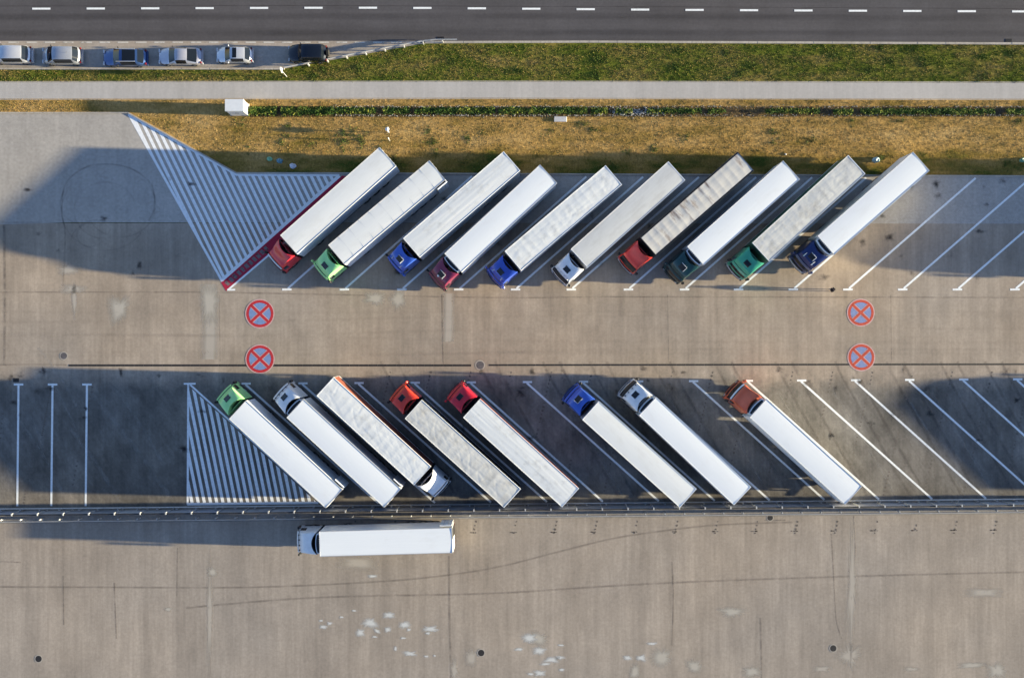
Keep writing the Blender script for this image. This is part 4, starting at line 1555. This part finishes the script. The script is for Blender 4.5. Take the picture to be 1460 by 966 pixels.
# ------------------------------------------------------------------ kiosk, signs, litter
x, y, _ = P(333.8, 149.8, 1.95)
t = thing('utility_kiosk', 'white box-shaped utility kiosk at the end of the hedge by the path', 'utility kiosk', (x, y, 0))
m_kw = plain('kiosk_white', (.74, .75, .76), .5, var=.05)
mb = MB()
mb.box(-.94, .94, -.58, .58, .12, 1.84)
kb = mb.build('housing', m_kw, t)
for k in (-1, 1):
    mb = MB()
    mb.box(min(k * .02, k * .9), max(k * .02, k * .9), -.605, -.58, .2, 1.76)
    d = mb.build('door', m_kw, kb)
    mb = MB()
    mb.box(k * .12 - .02, k * .12 + .02, -.63, -.605, .9, 1.1)
    mb.build('handle', m_dark, d)
mb = MB()
mb.box(-1.0, 1.0, -.64, .64, 1.842, 1.93, tx=.03, ty=.03)
mb.build('roof', m_kw, t)
mb = MB()
mb.box(-1.02, 1.02, -.66, .66, 0, .118)
mb.build('plinth', m_kerb, t)

m_signw = plain('sign_white', (.74, .74, .73), .45, var=.05)


def sign_post(label, px, py, h, panel, cat='sign post', rz=0, group=None):
    x, y, _ = P(px, py)
    t = thing('road_sign', label, cat, (x, y, 0), rz, group)
    mb = MB()
    mb.cyl((0, 0, 0), (0, 0, h), .035, 10)
    mb.build('pole', m_post, t, 40)
    for (w_, z0, z1, o_) in panel:
        mb = MB()
        mb.box(.04, .06, -w_ / 2 + o_, w_ / 2 + o_, z0, z1)
        for zz in (z0 + .1, z1 - .14):
            mb.box(.0, .04, -.06, .06, zz, zz + .04)
        mb.build('sign_plate', m_signw, t)
    return t


sign_post('white road sign on a leaning-looking pole at the end of the slanting guardrail', 409, 109.5, 2.9, [(.50, 2.0, 2.5, 0), (.30, 2.6, 2.85, 0)])
sign_post('thin white marker post in the dry grass, casting a long straight shadow', 555.8, 201, 1.45, [(.12, .9, 1.42, 0)], 'marker post')
x, y, _ = P(555, 189)
t = thing('marker_post', 'small round white marker on a short post in the dry grass, above the thin post', 'marker post', (x, y, 0))
mb = MB()
mb.cyl((0, 0, 0), (0, 0, 1.3), .04, 8)
mb.build('pole', m_post, t, 40)
mb = MB()
mb.cyl((.04, 0, 1.25), (.07, 0, 1.25), .30, 18)
mb.cyl((0, 0, 1.50), (0, 0, 1.56), .22, 14, .10)
mb.build('disc', m_signw, t, 40)


def bag(px, py, w_, label, col, seed, name='litter_bag', cat='rubbish bag', flat=.45):
    x, y, _ = P(px, py)
    bmv, bmf = [], []
    n, mrow = 14, 8
    for i in range(mrow + 1):
        ph = math.pi / 2 * i / mrow
        for k in range(n):
            th = 2 * math.pi * k / n
            q = Vector((math.cos(th) * math.cos(ph), math.sin(th) * math.cos(ph), math.sin(ph)))
            rr = w_ / 2 * (1 + .35 * noise.noise(q * 2.2 + Vector((seed, 0, 0))) + .15 * noise.noise(q * 6 + Vector((0, seed, 0))))
            bmv.append((q.x * rr, q.y * rr * .8, max(0, q.z * rr * flat * 2)))
    for i in range(mrow):
        for k in range(n):
            bmf.append((i * n + k, i * n + (k + 1) % n, (i + 1) * n + (k + 1) % n, (i + 1) * n + k))
    o = MB().add(bmv, bmf).build(name, plain('bag_' + str(seed), col, .35, var=.2, scale=6), None, 50)
    o.location = (x, y, .02)
    return tag(o, label, cat, 'litter on the grass')


bag(384.5, 226.8, .60, 'pale green plastic bag lying in the shaded grass', (.22, .50, .30), 3)
bag(399, 229.6, .66, 'teal blue plastic bag lying in the shaded grass', (.13, .30, .38), 4)
bag(418, 236.8, .72, 'white crumpled bag lying in the shaded grass near the hatching', (.62, .64, .72), 5)
bag(1248.5, 228.2, .80, 'pale crumpled litter heap behind the teal truck and navy truck', (.36, .52, .54), 6)
bag(1457, 228.5, .6, 'dark green crumpled litter at the shaded edge of the grass', (.10, .25, .18), 7)
bag(1092 + 28, 220, .22, 'tiny white scrap at the sunlit edge of the shaded grass', (.7, .7, .68), 8, 'litter_scrap', 'litter')
for (px, py, w_, d_, lab) in ((799, 170.3, 1.35, .55, 'pale concrete slab lying against the hedge'),):
    x, y, _ = P(px, py)
    mb = MB()
    mb.rbox(-w_ / 2, w_ / 2, -d_ / 2, d_ / 2, 0, .16, .03)
    o = mb.build('concrete_slab', plain('pale_concrete', (.56, .55, .56), .8, var=.15), None)
    o.location = (x, y, 0)
    tag(o, lab, 'concrete slab')

# ------------------------------------------------------------------ person
m_skin = plain('skin', (.42, .24, .17), .6, var=.05)
m_jacket = plain('dark_jacket', (.016, .014, .022), .8, var=.2)
m_trousers = plain('pale_trousers', (.36, .34, .33), .8, var=.1)
m_shoe = plain('shoe', (.55, .54, .53), .6, var=.1)
m_hair = plain('dark_hair', (.018, .012, .010), .6, var=.2)


def make_person(label, px, py, heading):
    x, y, _ = P(px, py)
    t = thing('person', label, 'person', (x, y, 0.008), heading)
    V, E, RAD = [], [], []

    def v(p, r):
        V.append(p)
        RAD.append(r)
        return len(V) - 1

    def chain(start, items):
        a = start
        for p, r in items:
            b = v(p, r)
            E.append((a, b))
            a = b
        return a
    pel = v((0, 0, .95), .135)
    tor = chain(pel, [((.01, 0, 1.12), .13), ((.015, 0, 1.30), .15), ((.01, 0, 1.42), .12)])
    neck = chain(tor, [((.01, 0, 1.50), .058)])
    chain(neck, [((.025, 0, 1.58), .082), ((.025, 0, 1.66), .098), ((.02, 0, 1.73), .075)])
    for s, step in ((-1, .13), (1, -.11)):
        hip = chain(pel, [((.0, s * .10, .86), .10)])
        kn = chain(hip, [((step * .55 + .02, s * .10, .50), .062)])
        an = chain(kn, [((step, s * .10, .10), .042)])
        chain(an, [((step + .06, s * .105, .045), .042), ((step + .17, s * .11, .035), .034)])
        sh = chain(tor, [((.0, s * .17, 1.41), .072)])
        el = chain(sh, [((-step * .35 - .01, s * .235, 1.14), .047)])
        wr = chain(el, [((-step * .75 + .05, s * .245, .91), .034)])
        hx, hy, hz = -step * .80 + .06, s * .245, .84
        pa = chain(wr, [((hx, hy, hz), .036)])
        for q, (fx, ln) in enumerate(((.030, .085), (.010, .095), (-.010, .09), (-.028, .07))):
            chain(pa, [((hx + fx, hy + s * .004, hz - .045), .0095), ((hx + fx + .008, hy - s * .006, hz - .045 - ln * .5), .009), ((hx + fx + .014, hy - s * .018, hz - .045 - ln * .9), .008)])
        chain(pa, [((hx + .045, hy - s * .012, hz + .005), .011), ((hx + .062, hy - s * .022, hz - .035), .0095)])
    me = bpy.data.meshes.new('person_body')
    me.from_pydata(V, E, [])
    o = bpy.data.objects.new('body', me)
    COL.objects.link(o)
    sk = o.modifiers.new('skin', 'SKIN')
    for i, d in enumerate(me.skin_vertices[0].data):
        d.radius = (RAD[i], RAD[i] * (1.25 if 0 < i <= 3 or i == 0 else 1.0))
        d.use_root = i == 0
    sub = o.modifiers.new('sub', 'SUBSURF')
    sub.levels = sub.render_levels = 1
    dg = bpy.context.evaluated_depsgraph_get()
    nm = bpy.data.meshes.new_from_object(o.evaluated_get(dg))
    bpy.data.objects.remove(o)
    nm.materials.clear()
    for mm in (m_skin, m_jacket, m_trousers, m_shoe):
        nm.materials.append(mm)
    for p in nm.polygons:
        cz = p.center.z
        ay = abs(p.center.y)
        if cz < .085:
            k = 3
        elif cz < .93 and ay < .2:
            k = 2
        elif cz > 1.50:
            k = 0
        elif cz < .90:
            k = 0
        else:
            k = 1
        p.material_index = k
        p.use_smooth = True
    body = link('body', nm, t)
    # face: nose, mouth, eyes, ears
    mb = MB()
    mb.cyl((.10, 0, 1.655), (.135, 0, 1.625), .012, 6, .018)
    for s in (-1, 1):
        mb.cyl((.02, s * .088, 1.63), (.02, s * .104, 1.64), .028, 8, .022)
    mb.build('nose_and_ears', m_skin, body)
    mb = MB()
    for s in (-1, 1):
        mb.cyl((.10, s * .034, 1.665), (.117, s * .034, 1.665), .012, 8)
    mb.box(.108, .116, -.025, .025, 1.592, 1.600)
    mb.build('eyes_and_mouth', m_hair, body)
    # hair cap
    bv, bf = [], []
    n, mr = 16, 6
    for i in range(mr + 1):
        ph = R(-10 + 100 * i / mr)
        for k in range(n):
            th = 2 * math.pi * k / n
            front = max(0, math.cos(th))
            pz = max(ph, R(35) * front)
            bv.append((.012 + .112 * math.cos(th) * math.cos(pz), .104 * math.sin(th) * math.cos(pz), 1.685 + .105 * math.sin(pz)))
    for i in range(mr):
        for k in range(n):
            bf.append((i * n + k, i * n + (k + 1) % n, (i + 1) * n + (k + 1) % n, (i + 1) * n + k))
    MB().add(bv, bf).build('hair', m_hair, body, 60)
    # jacket skirt round the hips
    mb = MB()
    n = 20
    v_ = []
    for (rx, ry, z) in ((.165, .205, .86), (.160, .200, .98), (.150, .19, 1.12)):
        v_ += [(rx * math.cos(2 * math.pi * k / n), ry * math.sin(2 * math.pi * k / n), z) for k in range(n)]
    mb.add(v_, [(i * n + k, i * n + (k + 1) % n, (i + 1) * n + (k + 1) % n, (i + 1) * n + k) for i in range(2) for k in range(n)])
    mb.build('jacket_hem', m_jacket, body, 60)
    return t


make_person('lone person in a dark jacket and pale trousers walking on the open paving', 1181.5, 413.6, 0.0)

# ------------------------------------------------------------------ vegetation


def in_poly(x, y, poly):
    ins = np.zeros(len(x), bool)
    n = len(poly)
    for i in range(n):
        (x1, y1), (x2, y2) = poly[i], poly[(i + 1) % n]
        cond = (y1 > y) != (y2 > y)
        xi = (x2 - x1) * (y - y1) / ((y2 - y1) if y2 != y1 else 1e-9) + x1
        ins ^= cond & (x < xi)
    return ins


def blades_mesh(name, cx, cy, hgt, wid, nb, mats, spread, lean=.5, cz=None):
    """nb pointed blades round each tuft centre"""
    n = len(cx) * nb
    bx = np.repeat(cx, nb) + rng.normal(0, 1, n) * np.repeat(spread, nb)
    by = np.repeat(cy, nb) + rng.normal(0, 1, n) * np.repeat(spread, nb)
    bz = np.zeros(n) if cz is None else np.repeat(cz, nb)
    h = np.repeat(hgt, nb) * rng.uniform(.55, 1.25, n)
    a = rng.uniform(0, 2 * np.pi, n)
    wd = np.repeat(wid, nb) * rng.uniform(.7, 1.3, n) / 2
    la = rng.uniform(0, 2 * np.pi, n)
    ll = h * lean * rng.uniform(.2, 1.2, n)
    v = np.empty((n, 3, 3))
    v[:, 0] = np.stack([bx - np.cos(a) * wd, by - np.sin(a) * wd, bz], 1)
    v[:, 1] = np.stack([bx + np.cos(a) * wd, by + np.sin(a) * wd, bz], 1)
    v[:, 2] = np.stack([bx + np.cos(la) * ll, by + np.sin(la) * ll, bz + h], 1)
    return raw_tris(name, v.reshape(-1, 3), 3, mats)


def raw_tris(name, verts, k, mat):
    n = len(verts) // k
    me = bpy.data.meshes.new(name)
    me.vertices.add(len(verts))
    me.vertices.foreach_set('co', verts.astype(np.float32).ravel())
    me.loops.add(len(verts))
    me.loops.foreach_set('vertex_index', np.arange(len(verts), dtype=np.int32))
    me.polygons.add(n)
    me.polygons.foreach_set('loop_start', np.arange(n, dtype=np.int32) * k)
    me.polygons.foreach_set('loop_total', np.full(n, k, np.int32))
    me.materials.append(mat)
    me.update(calc_edges=True)
    return me


def blade_mat(name, stops, scale, vary=.35):
    m, nt, b, o = _new(name)
    tc = N(nt, 'ShaderNodeTexCoord').outputs['Object']
    g = N(nt, 'ShaderNodeNewGeometry')
    big = noise_node(nt, tc, scale, 6, 0.62, stretch=(.45, 1.25, 1))
    if 'straw' in name:
        big = kerb_green(nt, tc, big)
    add = N(nt, 'ShaderNodeMath', operation='ADD')
    sb = N(nt, 'ShaderNodeMath', operation='MULTIPLY_ADD')
    sb.inputs[1].default_value = vary
    sb.inputs[2].default_value = -vary / 2
    nt.links.new(g.outputs['Random Per Island'], sb.inputs[0])
    nt.links.new(big, add.inputs[0])
    nt.links.new(sb.outputs[0], add.inputs[1])
    nt.links.new(ramp(nt, add.outputs[0], stops), b.inputs['Base Color'])
    b.inputs['Roughness'].default_value = 0.8
    b.inputs['Specular IOR Level'].default_value = 0.15
    return m


m_gblade = blade_mat('green_blades', GREENS, .42, .75)
m_sblade = blade_mat('straw_blades', STRAWS, .35, .80)


def scatter(poly_px, density):
    poly = [G(*p) for p in poly_px]
    xs = [p[0] for p in poly]
    ys = [p[1] for p in poly]
    area = (max(xs) - min(xs)) * (max(ys) - min(ys))
    n = int(area * density)
    x = rng.uniform(min(xs), max(xs), n)
    y = rng.uniform(min(ys), max(ys), n)
    k = in_poly(x, y, poly)
    return x[k], y[k]


VX0, VX1 = -40, 1500
x, y = scatter([(VX0, 99.6), (405, 99.6), (600, 63.5), (VX1, 63.2), (VX1, 117), (700, 114.8), (VX0, 116)], 34)
me = blades_mesh('verge_grass', x, y, rng.uniform(.03, .085, len(x)), np.full(len(x), .05), 5, m_gblade, np.full(len(x), .08), 1.5)
tag(link('verge_grass', me), 'green and straw mown grass on the verge between road and path', 'grass', kind='stuff')
x1, y1 = scatter([(VX0, 143.2), (700, 142), (VX1, 144.5), (VX1, 250), (500, 245), (337, 244.5), (187, 160), (183, 159), (VX0, 159)], 40)
me = blades_mesh('dry_grass', x1, y1, rng.uniform(.02, .10, len(x1)) * (rng.random(len(x1)) ** .5), np.full(len(x1), .04), 5, m_sblade, np.full(len(x1), .08), 1.6)
tag(link('dry_grass', me), 'dry golden grass between the path and the truck bays', 'grass', kind='stuff')
# taller green weed clumps
wx, wy = [], []
for k in range(45):
    px, py = random.uniform(190, 1460), random.uniform(172, 240)
    if py > 161 + (px - 183) * .55 + 4 or px > 340:
        gx, gy = G(px, py)
        if px < 340 and py > 158 + (px - 183) * .55:
            continue
        m_ = random.randint(3, 14)
        wx += list(rng.normal(gx, .28, m_))
        wy += list(rng.normal(gy, .22, m_))
for k in range(40):
    gx, gy = G(random.uniform(-20, 1480), random.uniform(68, 112))
    px = gx * FPX / H + 730
    py = 483 - gy * FPX / H
    if px < 600 and py < 101 + max(0, (px - 405)) * -.19 + 4:
        continue
    m_ = random.randint(4, 18)
    wx += list(rng.normal(gx, .25, m_))
    wy += list(rng.normal(gy, .18, m_))
wx, wy = np.array(wx), np.array(wy)
m_weed = blade_mat('weed_leaves', [(0.3, (.045, .085, .014)), (0.5, (.09, .13, .022)), (0.75, (.18, .18, .045))], .8)
me = blades_mesh('weeds', wx, wy, rng.uniform(.05, .15, len(wx)), np.full(len(wx), .07), 8, m_weed, np.full(len(wx), .10), 1.6)
tag(link('weeds', me), 'darker green weed tufts scattered through the grass', 'weeds', kind='stuff')

# low clipped hedge
m_leaf = blade_mat('hedge_leaves', [(0.25, (.014, .042, .008)), (0.45, (.034, .078, .014)), (0.58, (.085, .135, .022)), (0.8, (.26, .26, .045))], 1.4, .5)
m_twig = plain('hedge_twigs', (.07, .045, .03), .9, var=.3)


def hedge(label, px0, px1, py, wid, dens, hh):
    ax_, ay_ = G(px0, py)
    bx_, by_ = G(px1, py)
    L = bx_ - ax_
    t = thing('low_hedge', label, 'hedge', (ax_, ay_, 0), 0, 'low hedges along the path')
    n = int(L * dens)
    x = rng.uniform(0, L, n)
    gap = np.array([noise.noise(Vector((q * .55 + px0, 3.3, 0))) for q in x])
    x = x[gap > -.42 + .25 * (dens < 130)]
    n = len(x)
    y = rng.normal(0, wid * .36, n).clip(-wid * .8, wid * .8)
    top = hh * np.array([1 + .45 * noise.noise(Vector((q * 1.3, r_ * 2, px0))) for q, r_ in zip(x, y)]) * (1 - .5 * (np.abs(y) / wid) ** 2)
    z = top * rng.uniform(.15, 1.0, n) ** .6
    s = rng.uniform(.05, .115, n)
    a, e = rng.uniform(0, 2 * np.pi, n), rng.uniform(-.9, .9, n)
    u = np.stack([np.cos(a), np.sin(a), np.zeros(n)], 1)
    w_ = np.stack([-np.sin(a) * np.cos(e), np.cos(a) * np.cos(e), np.sin(e)], 1)
    c = np.stack([x, y, z], 1)
    v = np.empty((n, 4, 3))
    v[:, 0] = c - u * s[:, None]
    v[:, 1] = c - w_ * (s * .55)[:, None]
    v[:, 2] = c + u * s[:, None]
    v[:, 3] = c + w_ * (s * .55)[:, None]
    link('foliage', raw_tris('foliage', v.reshape(-1, 3), 4, m_leaf), t)
    mb = MB()
    q = 0.2
    while q < L:
        yy = random.uniform(-.15, .15)
        mb.cyl((q, yy, 0), (q + random.uniform(-.1, .1), yy + random.uniform(-.1, .1), hh * .8), .012, 5, .006)
        q += random.uniform(.2, .4)
    mb.build('stems', m_twig, t)
    return t


hedge('dense bright green stretch of hedge starting at the white kiosk', 356, 478, 159.3, .62, 330, .55)
hedge('narrow dark hedge stretch between the thick hedge and the concrete slab', 479, 866, 158.6, .48, 210, .42)
hedge('sparse gappy hedge stretch with stones showing, past the concrete slab', 868, 1186, 158.8, .40, 120, .34)
hedge('thin dark hedge stretch running out to the far edge of the grass', 1187, 1600, 159.6, .44, 150, .36)
# pale gravel lines each side of the hedge
mb = MB()
for k in range(1500):
    px = random.uniform(470, 1480)
    py = random.choice([152.2, 164.6]) + random.gauss(0, .8)
    if random.random() < .5 and px > 900:
        continue
    gx, gy = G(px, py)
    r_ = random.uniform(.02, .06)
    mb.box(gx - r_, gx + r_, gy - r_ * .8, gy + r_ * .8, 0, r_, tx=r_ * .3, ty=r_ * .3)
for k in range(260):
    gx, gy = G(random.gauss(905, 22), random.gauss(160, 2.5))
    r_ = random.uniform(.03, .09)
    mb.box(gx - r_, gx + r_, gy - r_ * .8, gy + r_ * .8, 0, r_, tx=r_ * .3, ty=r_ * .3)
tag(mb.build('gravel', plain('pale_stones', (.42, .40, .37), .9, var=.3)), 'pale loose stones edging the low hedge', 'gravel', kind='stuff')
# soil under the hedge
structure(MB().poly([G(*p) for p in [(354, 151.5), (XR, 152.5), (XR, 166), (354, 167)]], 0.009).build('hedge_soil', stain('hedge_soil', (.07, .055, .04), .8, .8, .25, .6, soft=False)))
